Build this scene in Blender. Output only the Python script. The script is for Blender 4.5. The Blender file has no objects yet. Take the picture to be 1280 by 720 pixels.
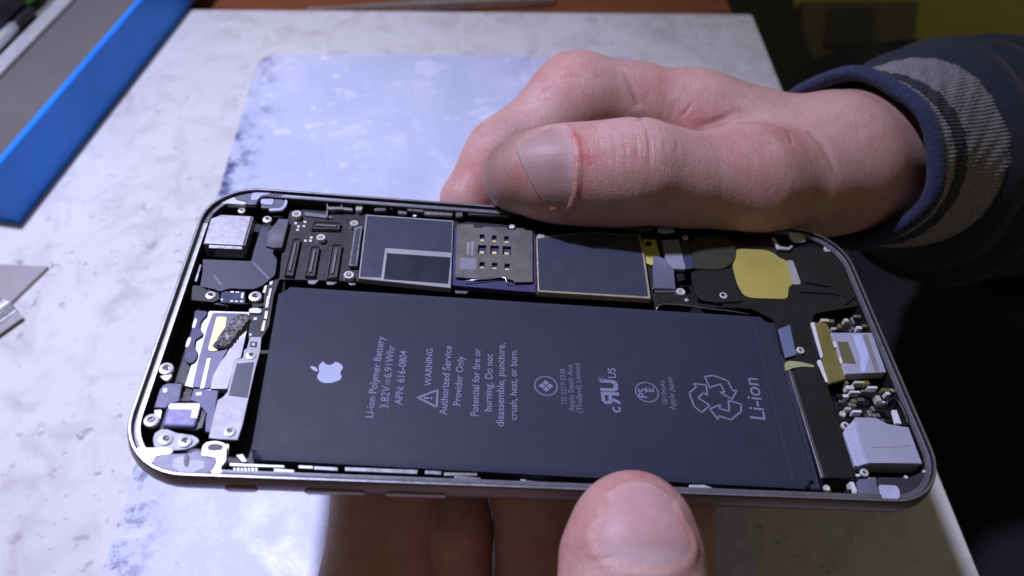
import bpy, bmesh, math, random
import numpy as np
from mathutils import Vector, Matrix
from mathutils.bvhtree import BVHTree

random.seed(7)
MM = 0.001
scene = bpy.context.scene
COL = scene.collection

# ------------------------------------------------------------------ camera
cam_data = bpy.data.cameras.new("camera")
cam_data.sensor_width = 36.0
cam_data.lens = 27.42
cam_data.clip_start = 0.005
cam_data.clip_end = 20.0
cam = bpy.data.objects.new("camera", cam_data)
COL.objects.link(cam)
CM = Matrix(((0.999272, 0.004807, -0.037838), (-0.027752, 0.772161, -0.634821), (0.026165, 0.635409, 0.771733))).to_4x4()
CM.translation = Vector((-12.003, -87.204, 179.916)) * MM
cam.matrix_world = CM
scene.camera = cam
cam_data.dof.use_dof = True
cam_data.dof.focus_distance = 0.148
cam_data.dof.aperture_fstop = 16.0

# ------------------------------------------------------------------ world, lamps, exposure
world = bpy.data.worlds.new("World")
scene.world = world
world.use_nodes = True
bg = world.node_tree.nodes["Background"]
bg.inputs[0].default_value = (1.0, 0.86, 0.62, 1)      # dim warm room light
bg.inputs[1].default_value = 0.10

def spot(name, loc, target, watts, color, radius, angle, blend):
    ld = bpy.data.lights.new(name, 'SPOT')
    ld.energy = watts; ld.color = color; ld.shadow_soft_size = radius * MM
    ld.spot_size = math.radians(angle); ld.spot_blend = blend
    o = bpy.data.objects.new(name, ld); COL.objects.link(o)
    o.location = Vector(loc) * MM
    o.rotation_euler = (Vector(target) - Vector(loc)).to_track_quat('-Z', 'Y').to_euler()
    return o

# cool white LED work lamp above the left end of the phone, outside the picture
spot("work_lamp", (-195, 150, 500), (-130, -10, 0), 16.0, (0.66, 0.67, 1.0), 18, 84, 1.0)

vs = scene.view_settings
vs.view_transform = 'Standard'; vs.look = 'None'; vs.exposure = 0.0; vs.gamma = 1.0
vs.use_curve_mapping = False
scene.cycles.use_denoising = True
scene.cycles.max_bounces = 8

# ------------------------------------------------------------------ helpers
def tag(o, label=None, category=None, group=None, kind=None):
    if label: o["label"] = label
    if category: o["category"] = category
    if group: o["group"] = group
    if kind: o["kind"] = kind
    return o

def link_mesh(name, me, mats, parent=None):
    o = bpy.data.objects.new(name, me); COL.objects.link(o)
    for m in (mats if isinstance(mats, (list, tuple)) else [mats]):
        me.materials.append(m)
    if parent is not None: o.parent = parent
    return o

def from_bm(name, bm, mats, parent=None, smooth=False):
    bmesh.ops.recalc_face_normals(bm, faces=bm.faces)
    me = bpy.data.meshes.new(name); bm.to_mesh(me); bm.free()
    if smooth: me.polygons.foreach_set("use_smooth", [True] * len(me.polygons))
    return link_mesh(name, me, mats, parent)

def from_data(name, verts, faces, mats, parent=None, smooth=True):
    me = bpy.data.meshes.new(name)
    me.from_pydata([tuple(v) for v in verts], [], [tuple(f) for f in faces]); me.update()
    if smooth: me.polygons.foreach_set("use_smooth", [True] * len(me.polygons))
    return link_mesh(name, me, mats, parent)

def area2(p):
    return sum(p[i][0] * p[(i + 1) % len(p)][1] - p[(i + 1) % len(p)][0] * p[i][1] for i in range(len(p)))

def prism(bm, pts, ztop, thick, bevel=0.0, segs=2):
    """closed block over an outline in millimetres"""
    if area2(pts) < 0: pts = pts[::-1]
    top = [bm.verts.new((x * MM, y * MM, ztop * MM)) for x, y in pts]
    bot = [bm.verts.new((x * MM, y * MM, (ztop - thick) * MM)) for x, y in pts]
    n = len(pts)
    ft = bm.faces.new(top); bm.faces.new(bot[::-1])
    for i in range(n):
        bm.faces.new((top[i], bot[i], bot[(i + 1) % n], top[(i + 1) % n]))
    if bevel > 0:
        es = list(ft.edges)
        bmesh.ops.bevel(bm, geom=es, offset=bevel * MM, segments=segs, affect='EDGES', clamp_overlap=True, profile=0.5)

def block(name, pts, ztop, thick, bevel, m, parent=None, smooth=False, segs=2):
    bm = bmesh.new(); prism(bm, pts, ztop, thick, bevel, segs)
    return from_bm(name, bm, m, parent, smooth)

def box_pts(x0, y0, x1, y1):
    return [(x0, y0), (x1, y0), (x1, y1), (x0, y1)]

def round_pts(x0, y0, x1, y1, r, n=6):
    out = []
    for cx, cy, a0 in ((x1 - r, y1 - r, 0), (x0 + r, y1 - r, 90), (x0 + r, y0 + r, 180), (x1 - r, y0 + r, 270)):
        for i in range(n + 1):
            a = math.radians(a0 + 90 * i / n); out.append((cx + r * math.cos(a), cy + r * math.sin(a)))
    return out

def tube(pts, radii, seg=12, cap=True):
    """tube along points (mm); returns verts in metres and faces"""
    pts = [Vector(p) for p in pts]; V = []; F = []
    ref = None
    for i, p in enumerate(pts):
        t = (pts[min(i + 1, len(pts) - 1)] - pts[max(i - 1, 0)]).normalized()
        if ref is None: ref = t.orthogonal().normalized()
        u = (ref - t * ref.dot(t)).normalized(); w = t.cross(u); ref = u
        for k in range(seg):
            a = 2 * math.pi * k / seg
            V.append((p + (u * math.cos(a) + w * math.sin(a)) * radii[i]) * MM)
    for i in range(len(pts) - 1):
        for k in range(seg):
            k2 = (k + 1) % seg
            F.append((i * seg + k, i * seg + k2, (i + 1) * seg + k2, (i + 1) * seg + k))
    if cap:
        F.append(tuple(range(seg))[::-1]); F.append(tuple((len(pts) - 1) * seg + k for k in range(seg)))
    return V, F

def soften(pts, r=0.7, n=3):
    """round off the corners of an outline (radius about r mm)"""
    out = []; m_ = len(pts)
    for i in range(m_):
        p = Vector(pts[i]); a, b = Vector(pts[i - 1]) - p, Vector(pts[(i + 1) % m_]) - p
        p0 = p + a * min(.42, r / max(a.length, 1e-6)); p1 = p + b * min(.42, r / max(b.length, 1e-6))
        for k in range(n + 1):
            t = k / n; out.append(tuple((1 - t) ** 2 * p0 + 2 * t * (1 - t) * p + t * t * p1))
    return out

# ------------------------------------------------------------------ materials
MATS = {}
def principled(name):
    m = bpy.data.materials.new(name); m.use_nodes = True
    nt = m.node_tree
    return m, nt, nt.nodes["Principled BSDF"]

def N(nt, kind, **kw):
    n = nt.nodes.new(kind)
    for k, v in kw.items():
        if k.startswith("i_"): n.inputs[k[2:].replace("_", " ")].default_value = v
        else: setattr(n, k, v)
    return n

def ramp(nt, fac, stops):
    r = nt.nodes.new("ShaderNodeValToRGB")
    e = r.color_ramp.elements
    while len(e) < len(stops): e.new(0.5)
    for el, (p, c) in zip(e, stops):
        el.position = p; el.color = (*c, 1) if len(c) == 3 else c
    nt.links.new(fac, r.inputs[0])
    return r.outputs[0]

def noise(nt, vec, scale, detail=4, rough=0.55, distort=0.0):
    n = N(nt, "ShaderNodeTexNoise"); n.inputs["Scale"].default_value = scale
    n.inputs["Detail"].default_value = detail; n.inputs["Roughness"].default_value = rough
    n.inputs["Distortion"].default_value = distort
    nt.links.new(vec, n.inputs["Vector"])
    return n.outputs["Fac"]

def mix(nt, fac, a, b, mode='MIX'):
    m = nt.nodes.new("ShaderNodeMix"); m.data_type = 'RGBA'; m.blend_type = mode
    for sock, val in ((m.inputs[0], fac), (m.inputs[6], a), (m.inputs[7], b)):
        if isinstance(val, bpy.types.NodeSocket): nt.links.new(val, sock)
        elif isinstance(val, (int, float)): sock.default_value = val
        else: sock.default_value = (*val, 1)
    return m.outputs[2]

def mapr(nt, val, a, b, c, d):
    m = nt.nodes.new("ShaderNodeMapRange"); nt.links.new(val, m.inputs[0])
    for i, v in enumerate((a, b, c, d)): m.inputs[i + 1].default_value = v
    return m.outputs[0]

def bump(nt, bsdf, height, strength=0.3, dist=0.0002):
    b = nt.nodes.new("ShaderNodeBump"); b.inputs["Strength"].default_value = strength
    b.inputs["Distance"].default_value = dist
    nt.links.new(height, b.inputs["Height"]); nt.links.new(b.outputs[0], bsdf.inputs["Normal"])
    return b

def mat(name, color, rough=0.5, metal=0.0, vary=0.12, grain=900.0, bstr=0.12, spec=0.5, dirt=0.0):
    """plain surface with a little uneven tone, roughness and grain"""
    if name in MATS: return MATS[name]
    m, nt, b = principled(name)
    tc = nt.nodes.new("ShaderNodeTexCoord").outputs["Object"]
    n1 = noise(nt, tc, grain * 0.25, 5)
    lo = tuple(c * (1 - vary) for c in color); hi = tuple(min(1, c * (1 + vary)) for c in color)
    c = ramp(nt, n1, [(0.3, lo), (0.7, hi)])
    if dirt:
        n3 = noise(nt, tc, grain * 0.12, 6, 0.7, 1.0)
        c = mix(nt, mapr(nt, n3, 0.55, 0.75, 0, dirt), c, tuple(x * 0.35 for x in color))
    nt.links.new(c, b.inputs["Base Color"])
    b.inputs["Metallic"].default_value = metal
    b.inputs["Specular IOR Level"].default_value = spec
    n2 = noise(nt, tc, grain, 3)
    nt.links.new(mapr(nt, n2, 0.2, 0.8, max(0.03, rough - 0.08), min(1, rough + 0.08)), b.inputs["Roughness"])
    if bstr: bump(nt, b, n2, bstr, 0.00008)
    MATS[name] = m
    return m

mat("camera_silver", (0.50, 0.50, 0.54), 0.42, 0.5, vary=0.05, bstr=0.04)
mat("steel", (0.62, 0.62, 0.66), 0.32, 0.9)
mat("greymetal", (0.36, 0.36, 0.40), 0.36, 0.9)
mat("brightmetal", (0.66, 0.66, 0.68), 0.40, 0.5, vary=0.16, dirt=.35)
mat("shieldmetal", (0.33, 0.325, 0.345), 0.55, 0.4)
mat("pale_metal", (0.44, 0.44, 0.49), 0.55, 0.3, vary=0.12, dirt=.2)
mat("simmetal", (0.34, 0.33, 0.315), 0.36, 0.8, vary=0.03, grain=300, bstr=0.03)
mat("yellowmetal", (0.66, 0.62, 0.42), 0.4, 0.7)
mat("yellowgold", (0.62, 0.58, 0.16), 0.5, 0.3)
mat("palegold", (0.85, 0.74, 0.34), 0.45, 0.3)
mat("golden", (0.60, 0.52, 0.13), 0.40, 0.4, vary=0.14, grain=120, bstr=0.9)
mat("greygold", (0.52, 0.50, 0.46), 0.45, 0.35)
mat("greengold", (0.48, 0.52, 0.26), 0.45, 0.4)
mat("olivegold", (0.34, 0.30, 0.10), 0.38, 0.6)
mat("olivedark", (0.20, 0.19, 0.10), 0.4, 0.4)
mat("foam", (0.13, 0.13, 0.15), 0.9, 0, vary=0.35, bstr=0.5)
mat("foam2", (0.22, 0.22, 0.27), 0.85, 0, vary=0.25, bstr=0.5)
mat("foam3", (0.12, 0.12, 0.17), 0.85, 0, vary=0.3, bstr=0.5)
mat("flex", (0.050, 0.052, 0.075), 0.5, 0, vary=0.15, grain=400)
mat("flexblue", (0.045, 0.05, 0.10), 0.45)
mat("flexgrey", (0.16, 0.16, 0.20), 0.5)
mat("flex_edge", (0.16, 0.16, 0.22), 0.5)
mat("blackplastic", (0.012, 0.012, 0.014), 0.45)
mat("blackflex", (0.014, 0.013, 0.012), 0.42, 0, vary=0.2, grain=250)
mat("blacktape", (0.012, 0.012, 0.012), 0.5, 0, vary=0.2)
mat("olivetape", (0.034, 0.034, 0.020), 0.6, 0, vary=0.15, grain=500)
mat("bluepcb", (0.015, 0.025, 0.07), 0.4)
mat("pcb", (0.020, 0.019, 0.022), 0.5, 0, vary=0.4, grain=1500)
mat("conn", (0.17, 0.165, 0.175), 0.42, 0.3)
mat("conn_inner", (0.022, 0.022, 0.026), 0.5)
mat("whitepad", (0.74, 0.74, 0.76), 0.5, 0.1, vary=0.1, dirt=.2)
mat("creampad", (0.66, 0.64, 0.52), 0.45, 0.3, vary=0.15)
mat("indigo", (0.045, 0.04, 0.11), 0.5)
mat("purpleplate", (0.15, 0.14, 0.22), 0.5, 0.2, vary=0.15, grain=600)
mat("purpleplate2", (0.14, 0.14, 0.23), 0.55, 0.1)
mat("purpleblock", (0.20, 0.20, 0.36), 0.5, 0.1, vary=0.06)
mat("greyplate", (0.26, 0.26, 0.31), 0.5, 0.3)
mat("greyplate2", (0.28, 0.28, 0.28), 0.5, 0.2)
mat("navy", (0.038, 0.043, 0.070), 0.45, 0, vary=0.03, grain=300, bstr=0.03)
mat("navydark", (0.018, 0.019, 0.033), 0.38, 0, vary=0.03, grain=300, bstr=0.03)
mat("maroon", (0.045, 0.02, 0.025), 0.5)
mat("inlay", (0.24, 0.24, 0.33), 0.5, vary=0.2, grain=500)
mat("inlaydark", (0.13, 0.14, 0.19), 0.5, vary=0.15)
mat("inlaydark2", (0.035, 0.035, 0.045), 0.5)
mat("inlaylight", (0.46, 0.47, 0.62), 0.5)
mat("lavplastic", (0.36, 0.37, 0.46), 0.5, vary=0.06)
mat("lavplastic_lit", (0.48, 0.50, 0.66), 0.45, vary=0.06)
mat("bluewhite", (0.50, 0.56, 0.80), 0.45)
mat("bluetag", (0.13, 0.16, 0.27), 0.6)
mat("anodized", (0.20, 0.195, 0.205), 0.40, 0.65, vary=0.05, grain=2500, bstr=0.05)
mat("rim_chamfer", (0.42, 0.42, 0.47), 0.35, 0.85, vary=0.08)
mat("inside_black", (0.010, 0.010, 0.011), 0.5)
mat("print_grey", (0.185, 0.195, 0.29), 0.6, vary=0.06, bstr=0)
mat("print_dim", (0.13, 0.135, 0.20), 0.6, vary=0.06, bstr=0)
mat("screw_metal", (0.80, 0.79, 0.77), 0.34, 0.45, vary=0.1, dirt=0.3)
mat("ledge_shaded", (0.20, 0.20, 0.23), 0.4, 0.6)

def battery_material():
    m, nt, b = principled("battery_wrap")
    tc = nt.nodes.new("ShaderNodeTexCoord").outputs["Object"]
    n1 = noise(nt, tc, 60, 5, 0.6)
    nt.links.new(ramp(nt, n1, [(0.3, (0.032, 0.034, 0.056)), (0.75, (0.038, 0.040, 0.063))]), b.inputs["Base Color"])
    b.inputs["Specular IOR Level"].default_value = 0.22
    n2 = noise(nt, tc, 4000, 2)
    n4 = noise(nt, tc, 140, 4, 0.6, 0.5)
    nt.links.new(mapr(nt, n4, 0.3, 0.7, 0.56, 0.62), b.inputs["Roughness"])
    sw = noise(nt, tc, 55, 3, 0.5)
    bump(nt, b, mix(nt, 0.06, sw, n2), 0.16, 0.0012)
    MATS["battery"] = m
battery_material()

# outlines of the phone parts, millimetres in the phone's own frame: (name, material, top z, thickness, bevel, outline)
PARTS = [
('camera_module','camera_silver',-0.9,3.6,0.25,[(-65.04,25.25),(-58.99,25.45),(-58.99,17.07),(-66.57,16.88),(-66.77,23.84)]),
('camera_lip','steel',-1.3,2.5,0.1,[(-65.61,16.99),(-59.24,17.33),(-59.14,16.35),(-65.45,16.13)]),
('camera_side','steel',-1.2,2.5,0.1,[(-58.99,25.56),(-58.68,25.51),(-58.71,17.4),(-58.99,17.37)]),
('connector_cover','foam',-1.5,0.9,0.15,[(-53.87,25.83),(-51.77,25.84),(-51.81,17.8),(-53.29,17.44),(-54.92,17.97),(-54.92,18.81),(-55.27,22.03),(-54.65,22.96),(-54.08,24.19)]),
('flex_cable','flex',-2.1,0.3,0.05,[(-66.18,13.76),(-60.68,13.92),(-57.01,13.99),(-57.13,16.56),(-57.01,23.63),(-55.46,23.79),(-55.08,18.97),(-53.24,17.89),(-53.59,16.62),(-52.36,15.1),(-52.01,10.87),(-52.89,9.5),(-53.91,8.0),(-55.2,7.0),(-57.36,6.82),(-59.57,6.89),(-61.17,5.88),(-62.38,6.4),(-65.04,6.93),(-65.44,10.98)]),
('flex_fold','flex_edge',-2.02,0.1,0.02,[(-57.03,13.83),(-56.73,14.02),(-52.87,9.99),(-52.98,9.55)]),
('flex_fold','flex_edge',-2.04,0.1,0.02,[(-63.35,9.82),(-62.96,9.85),(-61.06,7.46),(-61.48,7.3)]),
('spring_tab','greymetal',-1.9,0.4,0.05,[(-66.3,12.29),(-65.91,12.06),(-65.78,7.74),(-66.24,7.95)]),
('bracket','blackplastic',-2.2,0.5,0.1,[(-66.55,7.14),(-64.75,7.16),(-63.75,6.0),(-61.36,5.82),(-60.81,4.14),(-61.71,3.33),(-65.85,3.48)]),
('sensor_board','bluepcb',-2.4,0.5,0.03,[(-61.11,6.22),(-56.81,6.58),(-56.18,3.46),(-60.6,3.47)]),
('solder_pad','whitepad',-2.3,0.15,0.0,[(-59.38,6.28),(-58.75,6.33),(-58.71,5.93),(-59.33,5.88)]),
('solder_pad','whitepad',-2.3,0.15,0.0,[(-58.42,6.28),(-57.79,6.28),(-57.77,5.96),(-58.38,5.96)]),
('solder_pad','whitepad',-2.3,0.15,0.0,[(-59.0,4.05),(-58.43,4.1),(-58.39,3.74),(-58.96,3.69)]),
('solder_pad','whitepad',-2.3,0.15,0.0,[(-58.1,4.05),(-57.56,4.07),(-57.52,3.71),(-58.06,3.69)]),
('solder_pad','whitepad',-2.3,0.15,0.0,[(-57.17,4.13),(-56.63,4.15),(-56.6,3.78),(-57.14,3.76)]),
('solder_pad','whitepad',-2.3,0.15,0.0,[(-60.66,4.36),(-60.37,4.38),(-60.32,3.82),(-60.62,3.85)]),
('solder_pad','whitepad',-2.3,0.15,0.0,[(-57.32,6.0),(-56.87,6.04),(-56.81,4.67),(-57.19,4.72)]),
('solder_pad','creampad',-2.5,0.2,0.03,[(-52.9,9.34),(-52.27,9.78),(-52.17,8.89),(-52.56,8.47)]),
('solder_pad','creampad',-2.5,0.2,0.03,[(-53.57,8.38),(-53.09,8.55),(-53.04,6.53),(-53.61,6.61)]),
('solder_pad','creampad',-2.5,0.2,0.03,[(-52.51,7.71),(-52.08,7.87),(-52.0,4.87),(-52.43,4.88)]),
('solder_pad','creampad',-2.5,0.2,0.03,[(-52.57,4.45),(-51.98,4.42),(-51.93,2.96),(-52.48,2.96)]),
('circuit_strip','pcb',-2.7,0.5,0.03,[(-52.03,10.11),(-51.1,10.71),(-51.5,6.08),(-51.03,-1.16),(-51.76,-3.99),(-54.18,-4.16),(-54.92,1.87),(-52.69,3.02),(-53.78,8.93)]),
('solder_pad','creampad',-2.55,0.15,0.03,[(-52.65,5.85),(-52.08,5.77),(-51.96,3.07),(-52.52,3.15)]),
('solder_pad','creampad',-2.55,0.15,0.03,[(-52.34,2.19),(-51.77,2.24),(-51.64,0.33),(-52.18,0.33)]),
('solder_pad','creampad',-2.55,0.15,0.03,[(-52.25,-0.07),(-51.76,-0.04),(-51.66,-2.49),(-52.27,-2.53)]),
('pill_pad','whitepad',-2.3,0.3,0.12,[(-55.11,2.49),(-53.2,2.59),(-52.91,2.18),(-52.89,1.41),(-54.94,1.35),(-55.2,1.76)]),
('solder_pad','whitepad',-2.5,0.2,0.05,[(-54.04,0.53),(-53.44,0.58),(-53.39,-0.08),(-54.02,-0.13)]),
('solder_pad','whitepad',-2.5,0.2,0.05,[(-54.08,-3.21),(-53.67,-3.23),(-53.63,-3.82),(-54.02,-3.76)]),
('base_plate','brightmetal',-2.9,0.8,0.05,[(-62.25,1.75),(-55.13,2.02),(-54.75,-2.11),(-54.81,-3.96),(-55.1,-9.31),(-55.18,-15.38),(-58.27,-15.72),(-62.55,-14.84),(-62.46,-8.06),(-63.19,-3.28),(-63.15,-0.5)]),
('side_rail','indigo',-2.5,1.0,0.1,[(-64.7,1.42),(-62.38,1.36),(-62.46,0.17),(-63.11,-0.82),(-62.97,-2.9),(-62.35,-3.31),(-62.02,-3.97),(-62.21,-4.66),(-63.0,-4.95),(-62.95,-6.95),(-62.21,-7.56),(-61.87,-8.63),(-61.98,-9.93),(-62.66,-10.62),(-63.69,-9.83),(-64.21,-7.7),(-64.06,-4.12)]),
('pill_pad','whitepad',-2.4,0.2,0.06,[(-64.31,-0.48),(-63.86,-0.54),(-63.67,-1.18),(-63.68,-2.91),(-64.14,-2.88),(-64.29,-2.38)]),
('pill_pad','whitepad',-2.4,0.2,0.06,[(-64.3,-4.85),(-63.85,-4.9),(-63.67,-5.3),(-63.78,-7.19),(-64.24,-7.16),(-64.36,-6.68)]),
('cover_plate','purpleplate',-2.6,0.3,0.04,[(-61.48,1.09),(-55.12,1.39),(-54.96,-0.87),(-56.21,-3.74),(-56.76,-5.77),(-57.52,-8.65),(-58.22,-12.79),(-58.31,-15.36),(-61.23,-15.21),(-61.54,-9.44),(-61.65,-2.49)]),
('slit_strip','brightmetal',-2.5,0.15,0.02,[(-59.49,-9.2),(-60.09,-9.24),(-59.83,-15.52),(-59.18,-15.48)]),
('gold_pad','palegold',-2.45,0.2,0.03,[(-60.59,0.15),(-58.75,0.22),(-58.5,-2.15),(-59.49,-5.18),(-58.65,-7.46),(-59.61,-7.75),(-60.38,-7.47)]),
('wedge_plate','pale_metal',-2.45,0.3,0.05,[(-55.3,-3.98),(-54.58,-4.11),(-54.48,-8.73),(-55.35,-9.14),(-55.38,-15.37),(-58.18,-15.53),(-58.31,-12.9),(-57.65,-9.81)]),
('shield_bracket','shieldmetal',-1.7,0.4,0.08,[(-53.68,-4.63),(-51.62,-4.48),(-51.43,-7.33),(-51.25,-7.58),(-51.43,-11.32),(-51.38,-17.73),(-51.3,-22.7),(-51.47,-25.54),(-54.17,-25.53),(-54.63,-25.4),(-56.06,-25.4),(-56.16,-22.5),(-56.23,-18.17),(-55.44,-17.65),(-54.9,-16.49),(-55.32,-10.72),(-55.14,-9.68),(-53.83,-9.42),(-54.08,-7.51),(-53.57,-7.3)]),
('sticker','navy',-1.62,0.08,0.0,[(-54.66,-10.65),(-51.85,-10.12),(-51.55,-17.47),(-54.68,-17.18)]),
('sensor_window','blackplastic',-1.6,0.1,0.03,[(-53.3,-5.74),(-52.14,-5.72),(-52.04,-6.87),(-53.2,-6.84)]),
('sensor_window','greymetal',-1.55,0.1,0.02,[(-52.97,-6.04),(-52.42,-6.05),(-52.37,-6.67),(-52.94,-6.66)]),
('mount_plate','purpleplate2',-1.6,0.6,0.12,[(-64.9,-15.38),(-62.62,-15.31),(-62.23,-18.81),(-63.89,-19.26),(-63.96,-20.23),(-65.85,-20.24),(-65.9,-16.81),(-65.6,-15.79)]),
('mount_plate','purpleplate2',-1.7,0.6,0.1,[(-60.6,-16.13),(-56.5,-16.29),(-56.1,-22.04),(-56.07,-24.29),(-56.84,-24.33),(-57.34,-20.77),(-58.82,-18.91),(-60.62,-18.42)]),
('solder_pad','whitepad',-1.55,0.08,0.03,[(-65.41,-16.62),(-65.06,-16.29),(-64.66,-16.57),(-64.6,-17.13),(-64.93,-17.38),(-65.26,-17.17)]),
('solder_pad','whitepad',-1.65,0.08,0.03,[(-60.03,-16.93),(-59.39,-16.75),(-59.0,-16.93),(-59.0,-17.41),(-59.6,-17.6),(-59.96,-17.42)]),
('flash_module','purpleblock',-0.8,1.6,0.35,[(-63.3,-19.71),(-58.77,-19.45),(-58.42,-19.86),(-58.33,-23.65),(-58.57,-23.95),(-63.12,-24.0),(-63.44,-23.64),(-63.56,-20.05)]),
('flash_highlight','whitepad',-0.76,0.08,0.02,[(-63.24,-19.81),(-58.77,-19.55),(-58.47,-19.89),(-58.38,-22.41),(-59.4,-22.39),(-59.57,-20.87),(-63.13,-20.95),(-63.44,-20.36)]),  # L-shaped highlight on the module, laid on as a white plate
('flash_housing','blackplastic',-1.5,1.5,0.2,[(-58.6,-19.61),(-57.25,-20.89),(-57.26,-23.73),(-58.23,-24.24),(-63.4,-24.05),(-63.39,-23.49),(-58.66,-23.43)]),
('screw_tab','brightmetal',-1.3,0.6,0.1,[(-66.52,-14.23),(-64.63,-13.7),(-64.58,-14.21),(-64.93,-15.04),(-65.39,-15.13),(-65.83,-14.69)]),
('screw_tab','brightmetal',-1.3,0.6,0.1,[(-65.6,-20.9),(-64.47,-20.74),(-64.35,-21.21),(-64.18,-22.72),(-65.04,-22.39)]),
('screw_plate','greyplate',-1.5,0.6,0.1,[(-64.53,-25.57),(-64.17,-24.64),(-63.07,-24.12),(-61.18,-24.86),(-58.47,-25.18),(-57.21,-25.94),(-57.5,-26.68),(-58.65,-27.63),(-60.55,-27.94),(-63.82,-27.61)]),
('corner_ledge','brightmetal',-0.75,1.2,0.08,[(-66.37,-28.16),(-60.9,-28.08),(-60.59,-28.42),(-60.67,-28.96),(-63.03,-29.41),(-63.28,-29.86),(-63.2,-31.24),(-64.48,-30.61),(-65.7,-29.45)]),
('corner_ledge','brightmetal',-0.75,1.2,0.08,[(-56.28,-27.06),(-55.68,-26.67),(-54.42,-26.46),(-52.78,-26.89),(-52.22,-30.23),(-52.82,-30.61),(-52.74,-31.3),(-52.29,-32.0),(-54.13,-32.14),(-53.53,-30.47),(-53.62,-29.6),(-54.19,-29.18),(-56.29,-29.16)]),
('slot','maroon',-0.72,0.1,0.05,[(-55.53,-27.31),(-55.15,-26.93),(-53.61,-26.95),(-53.14,-27.38),(-53.15,-28.04),(-54.85,-28.26),(-55.54,-27.94)]),
('antenna_inlay','inlay',-0.78,1.2,0.1,[(-63.14,-29.58),(-60.89,-29.04),(-59.02,-28.95),(-57.67,-28.62),(-56.69,-27.96),(-56.29,-29.21),(-53.75,-29.5),(-53.6,-30.37),(-54.45,-32.07),(-59.06,-32.1),(-63.1,-31.08)]),
('antenna_inlay','inlaylight',-0.7,0.2,0.05,[(-60.21,-29.84),(-58.7,-29.3),(-58.23,-31.18),(-57.45,-31.22),(-57.66,-29.95),(-55.32,-30.05),(-55.11,-31.43),(-56.43,-31.82),(-56.75,-32.38),(-58.68,-32.35),(-58.97,-31.8),(-59.94,-31.46)]),
('slot','blackplastic',-0.66,0.1,0.02,[(-58.63,-28.79),(-57.94,-29.14),(-57.73,-31.25),(-58.25,-31.07)]),
('rail_edge','brightmetal',-1.2,1,0.05,[(-52.92,-26.54),(-52.5,-26.71),(-52.22,-29.81),(-52.51,-29.91)]),
('spring_tab','brightmetal',-1.6,0.8,0.1,[(-51.22,-28.3),(-50.11,-28.07),(-49.79,-28.86),(-49.08,-29.36),(-49.98,-29.49)]),
('corner_ledge','brightmetal',-0.75,1.0,0.06,[(-63.6,31.13),(-65.22,29.81),(-66.56,28.23),(-63.52,28.39),(-60.76,28.51),(-60.74,29.18),(-63.19,29.64)]),
('antenna_inlay','inlaydark',-0.72,0.9,0.06,[(-63.4,31.68),(-60.41,32.39),(-54.29,32.87),(-53.75,32.15),(-55.71,31.68),(-58.26,31.17),(-58.75,30.04),(-58.79,28.66),(-60.55,28.47),(-60.84,29.44),(-63.32,29.84)]),
('antenna_inlay','inlaylight',-0.66,0.1,0.02,[(-60.21,31.91),(-59.04,32.67),(-56.71,32.75),(-56.49,32.08),(-58.31,31.5),(-58.74,30.04),(-60.11,29.82)]),
('antenna_loop','inlaylight',-1.0,0.6,0.05,[(-58.21,30.72),(-55.63,31.07),(-55.51,29.24),(-57.01,29.13),(-58.05,29.32)]),
('antenna_loop','inlaylight',-1.1,0.5,0.05,[(-53.53,31.2),(-52.9,31.11),(-52.83,29.43),(-53.48,27.93),(-55.81,27.44),(-56.33,28.13),(-53.8,28.62),(-53.3,29.83)]),
('antenna_loop','inlaydark',-1.2,0.5,0.05,[(-55.68,31.22),(-53.64,31.2),(-53.4,29.78),(-53.85,28.81),(-56.29,28.4),(-57.77,28.24),(-57.95,29.25),(-55.56,29.39)]),
('board','pcb',-2.7,0.8,0.03,[(-52.35,29.47),(-49.52,30.26),(-36.24,30.21),(-18.3,30.13),(-0.66,29.97),(24.7,31.05),(28.35,28.92),(26.66,13.83),(22.82,10.69),(-1.47,10.62),(-18.71,11.08),(-38.96,11.04),(-51.19,10.39),(-51.79,16.54)]),
('connector','conn',-1.8,0.9,0.08,[(-50.27,20.72),(-48.74,20.99),(-48.62,10.84),(-50.32,10.9)]),
('connector','conn',-1.8,0.9,0.08,[(-46.38,19.07),(-44.72,19.12),(-44.58,11.12),(-46.45,11.08)]),
('connector','conn',-1.8,0.9,0.08,[(-42.36,19.91),(-40.4,20.1),(-40.32,11.15),(-42.24,10.67)]),
('connector','conn',-1.8,0.9,0.08,[(-46.9,26.19),(-41.41,26.41),(-41.49,24.38),(-47.07,24.05)]),
('solder_pad','creampad',-2.6,0.12,0.02,[(-50.86,26.2),(-50.3,26.23),(-50.24,25.61),(-50.78,25.58)]),
('solder_pad','creampad',-2.6,0.12,0.02,[(-49.07,26.77),(-48.5,26.8),(-48.45,26.18),(-48.99,26.16)]),
('solder_pad','creampad',-2.6,0.12,0.02,[(-50.16,25.38),(-49.6,25.41),(-49.55,24.79),(-50.09,24.77)]),
('solder_pad','creampad',-2.6,0.12,0.02,[(-49.09,25.58),(-48.53,25.61),(-48.47,24.99),(-49.01,24.97)]),
('solder_pad','creampad',-2.6,0.12,0.02,[(-50.16,24.35),(-49.6,24.38),(-49.55,23.77),(-50.09,23.74)]),
('solder_pad','creampad',-2.6,0.12,0.02,[(-47.15,22.41),(-46.59,22.44),(-46.55,21.84),(-47.08,21.81)]),
('solder_pad','creampad',-2.6,0.12,0.02,[(-48.15,21.39),(-47.6,21.42),(-47.55,20.82),(-48.08,20.8)]),
('solder_pad','creampad',-2.6,0.12,0.02,[(-47.17,21.49),(-46.62,21.51),(-46.57,20.92),(-47.1,20.89)]),
('board_tape','flexgrey',-2.4,0.25,0.02,[(-49.34,29.23),(-46.45,29.08),(-44.37,28.84),(-43.04,28.13),(-44.24,27.88),(-48.98,28.2)]),
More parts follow.
